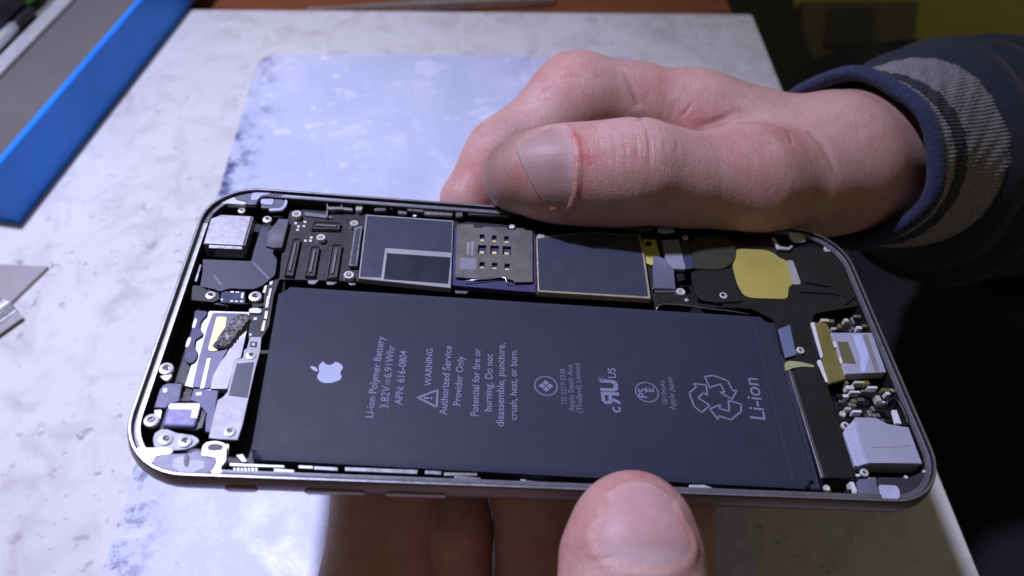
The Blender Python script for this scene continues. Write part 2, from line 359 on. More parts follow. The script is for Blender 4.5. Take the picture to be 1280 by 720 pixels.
('contact_bar','greymetal',-1.7,0.6,0.08,[(-38.46,24.83),(-36.92,25.69),(-36.76,14.37),(-38.37,14.22)]),
('contact_bar','navy',-1.62,0.1,0.0,[(-38.07,24.31),(-37.24,24.87),(-37.18,14.69),(-38.03,14.61)]),
('ground_tab','greymetal',-2.3,0.4,0.05,[(-45.78,10.16),(-43.65,10.48),(-44.25,9.39),(-45.47,9.33)]),
('ground_tab','greymetal',-2.3,0.4,0.05,[(-42.19,10.21),(-40.1,10.26),(-40.85,9.47),(-42.03,9.45)]),
('ground_tab','greymetal',-2.3,0.4,0.05,[(-38.08,10.18),(-36.6,10.3),(-36.61,9.83),(-37.45,9.71)]),
('shield','shieldmetal',-1.3,1.4,0.12,[(-36.46,28.7),(-18.18,28.76),(-18.17,9.7),(-36.12,10.68)]),
('sticker','navy',-1.24,0.06,0,[(-36.2,28.29),(-18.47,28.29),(-18.42,19.29),(-31.75,19.35),(-31.84,11.23),(-35.86,11.11)]),
('sticker','navydark',-1.22,0.06,0,[(-31.24,17.86),(-18.49,17.83),(-18.79,10.73),(-31.26,10.85)]),
('shield','yellowmetal',-1.3,1.4,0.12,[(-0.64,25.59),(10.56,28.15),(22.3,28.58),(22.37,22.88),(21.99,10.21),(-0.96,10.17)]),
('sticker','navy',-1.24,0.06,0,[(-0.48,25.18),(10.52,27.82),(21.76,28.14),(21.87,22.67),(21.47,10.72),(-0.71,10.6)]),
('spring_tab','brightmetal',-1.2,0.3,0.05,[(-0.58,25.76),(0.01,26.45),(0.56,26.14),(1.14,26.46),(1.01,25.39),(-0.61,24.97)]),
('sim_tray','indigo',-1.9,1.2,0.1,[(-17.99,13.29),(-17.89,27.64),(-0.66,27.91),(-1.27,10.48),(-17.8,10.96)]),
('ground_tab','greymetal',-2.2,0.4,0.05,[(-17.27,9.89),(-14.63,9.95),(-15.1,9.27),(-17.14,9.26)]),
('gold_bracket','yellowgold',-2.0,0.5,0.06,[(22.93,28.04),(25.83,28.02),(26.07,23.25),(24.78,22.06),(23.9,20.3),(22.56,20.8),(22.37,24.4)]),
('slot','blackplastic',-1.95,0.08,0.02,[(23.42,27.07),(24.29,27.51),(24.86,26.99),(24.56,26.08),(23.71,25.69),(23.24,26.17)]),
('connector_cover','foam2',-1.3,0.9,0.15,[(27.0,27.43),(30.82,28.12),(30.9,19.36),(30.53,19.0),(28.19,18.99),(27.07,20.77),(26.95,22.02)]),
('connector_cover','foam3',-1.4,0.9,0.15,[(24.35,22.3),(25.93,22.36),(27.18,21.29),(28.32,19.64),(27.69,13.39),(23.01,13.19)]),
('cover_strip','greymetal',-1.75,0.4,0.05,[(23.37,12.94),(27.99,13.32),(27.74,12.71),(23.29,12.42)]),
('cover_strip','blacktape',-1.9,0.6,0.1,[(23.02,12.37),(27.79,12.77),(29.45,11.81),(30.71,10.36),(41.22,9.66),(34.47,9.43),(28.44,9.49),(24.23,9.38),(22.71,8.2)]),
('flex_cable','flexblue',-1.6,0.3,0.04,[(31.19,27.48),(33.28,27.77),(32.8,19.81),(31.06,19.41)]),
('chip','blackplastic',-2.0,0.5,0.05,[(28.89,18.26),(30.35,18.6),(30.5,16.77),(29.01,16.23)]),
('battery_flap','olivetape',-1.2,0.4,0.12,[(33.29,27.95),(34.85,29.0),(41.28,29.96),(42.91,29.13),(43.37,27.16),(42.73,24.26),(40.81,20.88),(37.83,19.56),(34.97,19.47),(32.61,19.42)]),
('battery_tape','blacktape',-1.4,0.5,0.12,[(31.85,18.88),(35.03,19.41),(37.88,19.5),(41.18,20.8),(41.19,17.97),(41.08,13.92),(41.71,11.21),(35.71,10.34),(32.74,10.68),(31.6,12.73),(31.56,15.91)]),
('black_sheet','blackflex',-1.8,0.4,0.08,[(37.13,28.88),(42.06,32.4),(52.37,32.67),(54.32,29.32),(56.32,27.77),(62.96,31.43),(66.78,30.28),(68.68,23.32),(69.8,15.74),(69.59,13.04),(62.61,11.17),(56.5,9.4),(54.98,6.55),(54.23,-0.58),(53.61,-4.86),(47.69,-5.24),(46.53,-1.11),(47.3,7.01),(43.21,9.64),(37.27,9.6)]),
('gold_pad','golden',-1.72,0.1,0.02,[(43.55,26.79),(50.52,27.02),(51.98,26.27),(53.21,24.64),(54.51,24.32),(53.95,17.1),(52.86,16.6),(51.81,13.29),(50.76,12.88),(43.81,12.55),(42.23,13.09),(41.49,16.03),(41.56,21.42)]),
('gold_pad','greygold',-1.7,0.1,0.02,[(54.5,24.3),(55.92,24.35),(55.88,17.74),(55.5,17.3),(53.94,17.08)]),
('sheet_step','blackflex',-1.45,0.4,0.1,[(54.99,16.62),(62.91,16.8),(63.84,15.65),(63.55,14.74),(62.06,15.1),(54.83,14.9)]),
('sheet_step','blackflex',-1.4,0.4,0.12,[(57.35,23.42),(60.42,27.21),(66.44,27.11),(68.08,21.81),(67.98,15.55),(63.93,12.01),(63.21,16.78),(56.76,17.88)]),
('spring_clip','brightmetal',-1.0,0.5,0.08,[(52.47,30.31),(53.06,30.51),(53.33,27.7),(55.32,27.44),(56.43,28.44),(56.75,28.03),(55.5,26.88),(52.86,26.89)]),
('antenna_inlay','inlaylight',-0.75,0.4,0.08,[(56.6,32.3),(58.66,32.65),(59.79,31.84),(60.2,30.05),(59.65,29.54),(57.23,29.31),(56.54,30.46)]),
('blue_tag','bluetag',-1.3,0.15,0.02,[(47.14,4.19),(50.02,5.6),(49.2,-1.95),(46.77,-2.91)]),
('ground_clip','greengold',-1.6,0.5,0.08,[(46.52,-3.82),(47.47,-3.28),(49.99,-3.43),(52.52,-4.06),(52.24,-4.55),(50.24,-4.46),(47.67,-5.01),(46.82,-5.69),(46.32,-5.56)]),
('end_cover','blackflex',-1.4,0.5,0.1,[(47.23,-5.74),(53.25,-4.41),(53.52,-8.85),(53.02,-26.33),(53.05,-28.02),(47.01,-28.27)]),
('cover_edge','greymetal',-1.5,0.6,0.05,[(46.75,-5.89),(47.29,-5.66),(47.07,-28.21),(46.63,-28.23)]),
('dock_plate','olivegold',-1.5,0.8,0.1,[(55.54,6.87),(58.2,6.72),(58.6,4.51),(57.94,-6.92),(54.01,-8.33),(54.12,-3.55),(54.94,-1.74)]),
('dock_edge','whitepad',-1.45,0.4,0.05,[(54.79,6.6),(55.51,6.82),(54.9,-1.61),(54.48,-2.29),(54.35,-1.81)]),
('dock_edge','whitepad',-1.45,0.4,0.05,[(53.31,-3.01),(54.1,-2.63),(54.02,-7.81),(53.33,-8.31)]),
('dock_connector','lavplastic',-1.0,2,0.12,[(58.11,3.91),(66.96,4.55),(66.51,-5.24),(57.85,-6.22)]),
('dock_window','olivedark',-0.96,0.06,0.02,[(58.65,1.66),(60.91,1.75),(60.85,-3.67),(58.11,-3.68)]),
('dock_strip','bluewhite',-0.94,0.05,0.02,[(62.45,3.73),(64.42,3.88),(64.26,-1.52),(61.93,-5.51),(61.24,-5.55),(62.28,-1.66)]),
('dock_strip','greyplate2',-0.94,0.05,0.02,[(64.66,3.89),(65.82,3.98),(65.2,-5.14),(64.1,-5.31)]),
('dock_contact','whitepad',-0.9,0.08,0.02,[(57.61,1.54),(58.31,1.72),(58.24,0.26),(57.55,0.02)]),
('dock_contact','whitepad',-0.9,0.08,0.02,[(57.7,-2.32),(58.2,-2.12),(58.12,-3.57),(57.56,-3.86)]),
('speaker_box','lavplastic',-0.7,3.4,0.18,[(56.45,-16.06),(60.36,-15.96),(61.3,-16.51),(62.09,-17.46),(66.21,-17.67),(65.95,-25.15),(57.04,-25.41),(55.45,-25.55),(55.61,-20.01)]),
('speaker_side','lavplastic_lit',-1.1,3,0.15,[(53.42,-19.05),(56.61,-16.16),(55.89,-19.76),(55.7,-25.38),(53.81,-25.98),(53.4,-25.81)]),  # brighter left facet: the light on it put into a paler plastic
('speaker_ridge','lavplastic',-0.62,0.1,0.05,[(56.56,-21.3),(58.1,-21.84),(64.77,-20.9),(64.92,-21.51),(64.08,-21.89),(57.61,-22.33)]),
('speaker_trim','whitepad',-0.8,0.6,0.05,[(64.35,-14.06),(65.26,-14.01),(65.14,-16.96),(63.94,-16.95)]),
('antenna_inlay','inlaydark',-0.9,1,0.1,[(52.87,-28.49),(56.11,-28.36),(55.84,-32.09),(52.22,-32.22)]),
('antenna_inlay','inlaylight',-0.8,0.3,0.1,[(56.26,-29.5),(59.59,-29.52),(59.74,-30.76),(58.91,-32.17),(55.82,-32.44)]),
('antenna_inlay','inlaydark2',-0.9,1,0.1,[(56.68,-28.01),(62.23,-27.94),(65.51,-26.68),(66.51,-27.28),(64.1,-30.23),(59.5,-31.95),(55.84,-32.09)]),
('side_contact','greymetal',-1.0,0.7,0.06,[(-33.88,-29.99),(-22.3,-29.99),(-22.39,-30.74),(-33.8,-30.68)]),
('side_contact','greymetal',-1.0,0.7,0.06,[(-38.71,-30.05),(-34.97,-30.09),(-34.89,-30.73),(-38.62,-30.64)]),
('side_contact','steel',-1.0,0.7,0.06,[(-41.11,-30.01),(-38.84,-30.01),(-38.76,-30.55),(-41.04,-30.5)]),
('side_contact','greymetal',-1.0,0.7,0.06,[(-21.18,-30.04),(-18.47,-30.08),(-18.53,-30.73),(-21.14,-30.69)]),
('side_contact','steel',-1.0,0.7,0.06,[(-18.1,-30.26),(-12.78,-30.18),(-12.78,-30.64),(-18.08,-30.86)]),
('side_contact','greymetal',-1.0,0.7,0.06,[(-16.41,-30.74),(-12.19,-30.96),(-12.18,-31.75),(-16.38,-31.73)]),
('side_contact','brightmetal',-1.0,0.7,0.06,[(-5.47,-31.13),(-2.01,-31.24),(-1.81,-31.83),(-5.26,-31.77)]),
('side_contact','brightmetal',-1.0,0.7,0.06,[(-51.67,-30.08),(-43.27,-30.11),(-43.21,-30.5),(-51.57,-30.57)]),
('side_contact','greymetal',-1.0,0.7,0.06,[(-44.82,-30.67),(-41.64,-30.82),(-41.51,-31.6),(-44.63,-31.73)]),
('side_contact','brightmetal',-1.0,0.7,0.06,[(22.6,-30.81),(25.09,-30.71),(27.03,-31.36),(22.42,-31.83)]),
('coil','greymetal',-1.0,0.6,0.05,[(-50.96,-30.84),(-50.57,-30.87),(-50.4,-31.69),(-50.79,-31.65)]),
('coil','steel',-1.0,0.6,0.05,[(-50.41,-30.81),(-50.02,-30.84),(-49.85,-31.66),(-50.24,-31.63)]),
('coil','greymetal',-1.0,0.6,0.05,[(-49.86,-30.79),(-49.47,-30.82),(-49.31,-31.64),(-49.7,-31.61)]),
('coil','steel',-1.0,0.6,0.05,[(-49.31,-30.76),(-48.92,-30.8),(-48.76,-31.62),(-49.15,-31.58)]),
('coil','greymetal',-1.0,0.6,0.05,[(-48.76,-30.74),(-48.37,-30.77),(-48.21,-31.59),(-48.6,-31.56)]),
('coil','steel',-1.0,0.6,0.05,[(-48.21,-30.72),(-47.81,-30.75),(-47.66,-31.57),(-48.05,-31.54)]),
('coil','greymetal',-1.0,0.6,0.05,[(-47.65,-30.69),(-47.26,-30.72),(-47.11,-31.54),(-47.5,-31.51)]),
('side_stud','whitepad',-0.9,0.6,0.08,[(-38.66,-32.16),(-38.58,-31.48),(-37.72,-31.39),(-37.27,-32.15)]),
('side_stud','whitepad',-0.9,0.6,0.08,[(-35.55,-32.42),(-35.46,-31.74),(-34.6,-31.65),(-34.16,-32.41)]),
('side_stud','whitepad',-0.9,0.6,0.08,[(-32.59,-32.06),(-32.49,-31.37),(-31.62,-31.28),(-31.19,-32.05)]),
('side_stud','whitepad',-0.9,0.6,0.08,[(-26.21,-32.14),(-26.09,-31.44),(-25.21,-31.36),(-24.8,-32.13)]),
('side_stud','whitepad',-0.9,0.6,0.08,[(-23.11,-32.3),(-22.97,-31.61),(-22.08,-31.52),(-21.69,-32.29)]),
('side_stud','whitepad',-0.9,0.6,0.08,[(-20.0,-32.13),(-19.86,-31.43),(-18.96,-31.34),(-18.57,-32.12)]),
('side_contact','steel',-1.6,0.6,0.06,[(-41.84,30.75),(-39.44,30.47),(-39.38,29.94),(-41.75,30.06)]),
('side_contact','steel',-1.4,0.6,0.06,[(-45.12,31.84),(-44.88,31.87),(-44.49,30.21),(-41.85,30.49),(-41.99,32.03),(-41.73,32.06),(-41.48,29.98),(-44.61,29.52)]),
('side_contact','steel',-1.6,0.6,0.06,[(-41.68,30.73),(-39.59,30.65),(-39.56,30.34),(-41.62,30.27)]),
('side_contact','steel',-1.8,0.6,0.06,[(-44.79,29.99),(-44.48,29.96),(-44.27,27.76),(-44.59,27.73)]),
('side_contact','greymetal',-1.2,0.6,0.06,[(-28.13,32.36),(-24.7,32.19),(-24.63,30.72),(-28.02,30.79)]),
('side_contact','steel',-1.4,0.6,0.06,[(-24.46,31.17),(-18.43,31.16),(-18.48,30.39),(-24.41,30.2)]),
('side_contact','greymetal',-1.4,0.6,0.06,[(-29.97,30.74),(-28.12,30.56),(-28.07,29.86),(-29.9,29.82)]),
('side_contact','greymetal',-1.2,0.6,0.06,[(-17.78,31.84),(-16.48,32.25),(-16.25,30.2),(-17.73,29.83)]),
('side_contact','greymetal',-1.2,0.6,0.06,[(-15.11,31.8),(-6.45,31.96),(-6.51,31.26),(-15.1,30.96)]),
('side_contact','greymetal',-1.2,0.6,0.06,[(13.49,30.84),(19.93,30.96),(20.2,31.54),(24.69,31.28),(25.3,30.63),(22.94,30.0),(13.44,30.29)]),
('side_contact','bluewhite',-1.2,0.6,0.06,[(26.69,31.49),(30.31,31.86),(30.28,30.48),(28.41,29.85),(26.5,30.2)]),
('side_contact','greymetal',-1.2,0.6,0.06,[(9.3,31.61),(12.01,31.62),(11.74,30.77),(9.22,30.62)]),
('side_contact','whitepad',-1.4,0.6,0.06,[(-26.77,29.73),(-26.04,29.81),(-26.08,29.26),(-26.74,29.19)]),
('side_contact','greymetal',-1.5,0.6,0.06,[(-35.03,30.88),(-32.79,31.59),(-32.51,30.69),(-34.76,30.2)]),
('side_contact','steel',-1.3,0.6,0.06,[(-32.62,32.02),(-31.24,31.86),(-31.19,31.24),(-32.46,31.35)]),
]
SIM_OUTLINE=[(-17.46, 27.4), (-16.0, 27.85), (-13.94, 27.84), (-13.93, 26.95), (-11.99, 26.97), (-11.99, 27.45), (-6.92, 27.67), (-6.93, 27.0), (-4.98, 27.13), (-4.96, 27.69), (-3.13, 27.76), (-3.14, 27.24), (-1.44, 27.3), (-1.95, 12.68), (-5.73, 12.22), (-5.84, 12.73), (-8.77, 13.4), (-13.17, 12.49), (-17.41, 12.64)]
SIM_HOLES=[[(-12.63, 25.11), (-11.6, 25.14), (-11.65, 23.18), (-12.67, 23.15)], [(-10.06, 25.07), (-9.03, 25.1), (-9.1, 23.14), (-10.12, 23.12)], [(-7.48, 25.07), (-6.45, 25.1), (-6.54, 23.14), (-7.57, 23.11)], [(-12.99, 21.91), (-11.22, 22.01), (-11.27, 19.55), (-13.02, 19.45)], [(-10.41, 22.02), (-8.63, 22.12), (-8.7, 19.65), (-10.47, 19.55)], [(-7.84, 22.09), (-6.05, 22.19), (-6.15, 19.71), (-7.92, 19.62)], [(-12.64, 17.11), (-11.54, 17.15), (-11.59, 15.45), (-12.68, 15.42)], [(-10.1, 17.18), (-9.0, 17.21), (-9.07, 15.51), (-10.16, 15.48)], [(-7.53, 17.14), (-6.43, 17.17), (-6.52, 15.47), (-7.61, 15.44)]]
SIM_TAG=[(-16.49, 17.93), (-13.21, 18.03), (-13.29, 14.84), (-16.54, 14.75)]
SIM_LINES=[[(-15.22, 22.52), (-14.77, 22.53), (-14.82, 18.92), (-15.27, 18.91)], [(-14.32, 22.83), (-13.86, 22.84), (-13.92, 18.79), (-14.37, 18.79)]]
SIM_WIRE=[(-15.57, 11.65), (-12.67, 12.3), (-10.24, 12.84), (-8.52, 13.32), (-7.41, 13.21), (-7.19, 11.99), (-6.21, 12.07)]
SCREWS=[('screw', -61.48, 27.28, -1.3, 0.75), ('screw', -56.05, 25.45, -1.5, 0.9), ('standoff', -50.58, 27.78, -1.6, 0.95), ('standoff', -38.66, 26.04, -1.4, 0.85), ('standoff', -44.78, 21.47, -1.6, 0.9), ('standoff', -38.06, 11.59, -1.4, 1.0), ('screw', -62.64, 4.85, -2.0, 0.95), ('screw', -54.63, 5.13, -1.9, 1.2), ('screw', -65.79, -12.78, -1.0, 1.2), ('screw', -65.41, -22.97, -1.0, 1.2), ('screw', -62.36, -26.13, -1.2, 1.1), ('screw', -59.4, -26.35, -1.2, 1.1), ('screw', -53.02, -24.07, -1.5, 0.95), ('screw', -52.62, -8.7, -1.5, 0.9), ('standoff', 28.77, 12.97, -1.5, 0.95), ('screw', 37.53, 12.51, -1.4, 0.95), ('screw', 32.45, 28.92, -1.4, 0.7), ('screw', 29.73, 10.97, -1.8, 0.4), ('screw', 64.83, 28.13, -1.0, 0.85), ('screw', 50.43, -0.8, -1.2, 0.8), ('screw', 54.32, -17.7, -1.2, 0.85), ('screw', 54.59, -27.16, -1.0, 0.75), ('screw', 54.63, -15.07, -1.3, 0.6), ('screw', -5.75, 28.06, -1.1, 0.6), ('standoff', -38.14, 30.7, -1.5, 0.7), ('screw', 61.91, -27.85, -0.8, 0.35), ('screw', 46.75, -30.4, -1.0, 0.6), ('screw', 65.58, -26.73, -0.5, 0.3)]
BITS=[(59.28, 7.59), (60.35, 7.32), (61.09, 6.51), (62.81, 7.86), (63.05, 6.83), (64.35, 8.16), (65.55, 9.13), (65.77, 8.09), (66.33, 7.6), (66.47, 6.74), (58.43, 5.27), (59.5, 5.52), (60.55, 5.26), (62.35, 5.56), (63.58, 5.83), (65.17, 6.29), (57.24, 7.44), (58.11, 7.51), (58.08, -7.6), (59.66, -6.88), (60.55, -7.45), (61.82, -7.68), (63.03, -7.29), (58.22, -8.81), (59.0, -9.68), (60.19, -9.3), (61.18, -9.55), (62.33, -9.33), (63.15, -10.04), (65.41, -8.99), (65.34, -9.91), (64.19, -10.88), (63.59, -11.81), (62.99, -11.24), (61.2, -11.05), (59.42, -11.6), (58.02, -11.83), (56.88, -11.3), (55.61, -11.96), (56.8, -10.71), (55.32, -12.86), (57.46, -12.74), (62.87, -8.53), (64.08, -9.68), (55.36, -11.09), (66.67, -9.22), (46.26, -29.85), (47.18, -30.74), (48.18, -31.38), (49.45, -31.11), (50.81, -30.6), (52.03, -29.62), (50.26, -31.39), (51.92, -30.86), (53.39, -27.36), (55.79, -26.62), (55.85, -28.21), (61.63, -15.83), (62.79, -15.77), (61.52, -14.76), (60.31, -14.46), (58.53, -14.92), (57.78, -14.24), (56.36, -13.59), (59.7, -13.41), (61.37, -13.31), (-5.13, -31.26), (-3.81, -31.06), (-2.52, -31.43), (23.95, -31.23), (26.39, -31.42), (28.48, -31.34)]
BATTERY=[(-50.41, 7.45), (46.19, 7.22), (44.74, -30.6), (-48.87, -29.06)]
TEXTS=[('Li-ion Polymer Battery', -30.41, -20.43, -29.96, -3.16), ('3.82V@6.91Whr', -28.06, -18.48, -27.91, -5.03), ('APN: 616-0804', -25.76, -17.65, -25.59, -6.11), ('WARNING', -20.95, -13.44, -21.01, -5.29), ('Authorized Service', -18.04, -19.24, -17.61, -4.46), ('Provider Only', -15.73, -17.22, -15.32, -6.64), ('Potential for fire or', -12.68, -19.17, -12.3, -4.69), ('burning. Do not', -10.34, -18.12, -10.04, -5.79), ('disassemble, puncture,', -8.25, -20.98, -7.82, -3.11), ('crush, heat, or burn.', -5.96, -19.56, -5.56, -4.48), ('TIS 2217-2548', 3.01, -16.03, 3.16, -8.23), ('Apple South Asia', 4.29, -17.28, 4.66, -7.17), ('(Thailand) Limited', 5.71, -17.51, 6.04, -6.84), ('1810mAh', 21.53, -14.77, 21.74, -9.67), ('Apple Japan', 22.85, -16.04, 23.28, -8.86), ('Li-ion', 39.32, -17.16, 39.95, -8.07), ('c', 12.61, -17.13, 12.64, -15.94), ('US', 12.6, -9.76, 12.7, -7.47)]
MARKS={'logo': (-39.0, -11.55), 'warn': (-21.36, -15.97), 'tis': (-0.51, -12.19), 'ru': (11.03, -13.33), 'reg': (9.81, -9.93), 'pse': (18.02, -12.42), 'rec': (30.9, -12.86)}
FOAM=[(-56.62, 0.56), (-55.59, 0.76), (-54.64, 0.01), (-55.09, -1.79), (-56.1, -3.7), (-56.76, -5.56), (-57.37, -6.72), (-58.79, -7.26), (-59.61, -6.65), (-58.87, -4.59), (-58.01, -2.93), (-57.58, -0.81)]
GASKET=[(63.54, -13.01, -1.0), (64.65, -11.71, -1.0), (65.76, -11.29, -1.0), (66.47, -11.96, -1.0), (66.77, -13.71, -1.0), (66.77, -15.79, -1.0), (66.4, -17.18, -1.0)]
EDGE_WIRE=[(22.65, 7.31, -1.45), (23.34, 8.62, -1.45), (24.4, 9.12, -1.45), (27.89, 9.19, -1.45), (32.8, 8.74, -1.45), (38.57, 8.35, -1.45), (41.97, 7.78, -1.45)]
# skin folds (polyline, depth, width) and tinted places (centre, radius, amount), millimetres
CREASES_A = [([(21.8, 68.7, 70.2), (23.5, 65.2, 68.2), (24.9, 62.9, 65.8), (20.6, 41.3, 78.2)], 0.6, 0.9), ([(19.9, 65.0, 69.2), (21.8, 62.5, 66.1)], 0.2, 0.3), ([(38.9, 59.1, 62.5), (42.2, 59.0, 63.3), (45.4, 59.8, 64.3), (48.7, 61.5, 65.3)], 0.4, 0.9), ([(34.9, 61.0, 63.1), (36.6, 61.7, 64.5), (38.5, 63.6, 66.5)], 0.3, 0.4), ([(23.1, 42.8, 77.4), (29.0, 64.9, 67.1)], 0.2, 0.3), ([(30.8, 61.4, 62.7), (32.0, 65.8, 67.2)], 0.2, 0.3), ([(33.1, 61.1, 62.5), (34.4, 64.2, 66.1)], 0.2, 0.3), ([(26.6, 62.0, 64.2), (27.4, 65.2, 67.6)], 0.15, 0.3), ([(21.4, 37.5, 78.8), (21.8, 33.5, 78.0), (21.3, 29.3, 75.3)], 0.38, 0.45), ([(19.9, 36.1, 78.7), (20.3, 32.9, 77.8), (19.9, 30.1, 76.1)], 0.15, 0.25), ([(18.8, 36.1, 78.7), (19.2, 32.9, 77.9), (18.7, 29.5, 75.6)], 0.3, 0.3), ([(14.3, 36.4, 78.4), (14.9, 33.0, 77.7), (14.4, 30.1, 76.1)], 0.2, 0.25), ([(16.5, 36.7, 78.6), (16.9, 32.1, 77.5), (16.5, 29.2, 75.4)], 0.2, 0.3), ([(22.9, 35.8, 78.5), (23.2, 32.4, 77.3)], 0.2, 0.3), ([(11.8, 35.5, 78.1), (12.2, 30.9, 76.4)], 0.15, 0.25), ([(24.9, 35.8, 78.1), (25.1, 32.4, 76.8)], 0.15, 0.3), ([(27.6, 36.3, 77.1), (27.6, 32.8, 75.9)], 0.12, 0.3), ([(13.0, 36.1, 78.3), (13.3, 31.6, 76.9)], 0.1, 0.2), ([(3.7, 69.4, 70.5), (10.0, 67.9, 72.9), (13.8, 67.1, 72.6)], 0.15, 0.3), ([(2.0, 66.9, 69.1), (9.0, 65.4, 71.8), (11.7, 64.4, 71.6)], 0.18, 0.3), ([(0.4, 64.4, 67.8), (6.2, 63.3, 70.0)], 0.12, 0.3), ([(-2.1, 62.5, 66.4), (4.3, 61.2, 68.2)], 0.15, 0.3), ([(4.6, 67.7, 70.8), (10.0, 66.6, 72.5)], 0.1, 0.2), ([(62.1, 50.8, 67.5), (65.2, 44.1, 66.2), (67.2, 40.0, 62.7)], 0.4, 1.2), ([(55.5, 47.0, 70.5), (55.0, 42.2, 71.1), (56.8, 40.9, 70.0)], 0.25, 0.5), ([(44.2, 42.8, 72.8), (49.0, 40.5, 72.5), (54.0, 42.2, 71.6)], 0.15, 0.5), ([(30.4, 36.6, 75.8), (37.9, 37.3, 73.1)], 0.1, 0.4)]
CREASES_B = [([(1.1, -48.1, 71.3), (5.0, -48.4, 74.3), (11.4, -48.9, 75.0)], 0.25, 0.45), ([(1.8, -49.2, 72.0), (7.0, -49.7, 74.8), (13.5, -50.1, 74.5)], 0.2, 0.4), ([(-0.3, -44.2, 68.9), (0.5, -46.6, 70.6)], 0.15, 0.4)]
FLUSH_A = [((8.1, 31.8, 76.6), 3.5, 0.75), ((7.3, 35.2, 77.9), 3, 0.7), ((6.0, 27.9, 72.7), 3, 0.5), ((38.0, 59.9, 63.0), 6, 0.4), ((56.0, 45.5, 70.6), 7, 0.35), ((7.3, 68.0, 72.2), 7, 0.3), ((2.2, 27.1, 69.1), 5, 0.6), ((-4.3, 31.2, 71.9), 5, 0.35), ((45.1, 38.2, 72.3), 9, 0.2), ((-12.4, 47.4, 58.3), 7, 0.3), ((18.8, 32.1, 77.5), 4, 0.25), ((31.7, 68.7, 68.4), 7, 0.2)]
GRIME_A = [((-9.9, 37.8, 71.5), 9, 0.75), ((-6.7, 30.6, 69.1), 6, 0.5), ((-5.1, 53.4, 63.9), 5, 0.5)]
FLUSH_B = [((10.0, -36.4, 73.3), 6, 0.3), ((1.3, -42.8, 71.3), 4, 0.25), ((17.0, -43.9, 73.3), 5, 0.2)]

# ------------------------------------------------------------------ work surface, desk, floor
def board_material():
    m, nt, b = principled("work_board")
    tc = nt.nodes.new("ShaderNodeTexCoord").outputs["Object"]
    big = noise(nt, tc, 14, 6, 0.6, 0.4)
    c = ramp(nt, big, [(0.25, (0.56, 0.55, 0.52)), (0.5, (0.65, 0.64, 0.61)), (0.8, (0.71, 0.70, 0.67))])
    blot = noise(nt, tc, 75, 6, 0.62, 0.8)
    c = mix(nt, mapr(nt, blot, 0.48, 0.68, 0, 0.7), c, (0.45, 0.43, 0.41))
    mask = noise(nt, tc, 22, 3)
    speck = noise(nt, tc, 260, 3, 0.6)
    k = nt.nodes.new("ShaderNodeMath"); k.operation = 'MULTIPLY'
    nt.links.new(mapr(nt, speck, 0.60, 0.70, 0, 1), k.inputs[0]); nt.links.new(mapr(nt, mask, 0.42, 0.60, 0, 0.85), k.inputs[1])
    c = mix(nt, k.outputs[0], c, (0.24, 0.22, 0.21))
    # long thin scuffs
    mp = nt.nodes.new("ShaderNodeMapping"); mp.inputs["Rotation"].default_value = (0, 0, 0.9); mp.inputs["Scale"].default_value = (1, 9, 1)
    nt.links.new(tc, mp.inputs[0])
    sc = noise(nt, mp.outputs[0], 55, 5, 0.7)
    c = mix(nt, mapr(nt, sc, 0.68, 0.8, 0, 0.35), c, (0.75, 0.74, 0.74))
    nt.links.new(c, b.inputs["Base Color"])
    nt.links.new(mapr(nt, big, 0.3, 0.7, 0.42, 0.62), b.inputs["Roughness"])
    bump(nt, b, mix(nt, 0.5, blot, noise(nt, tc, 900, 3)), 0.25, 0.00015)
    return m

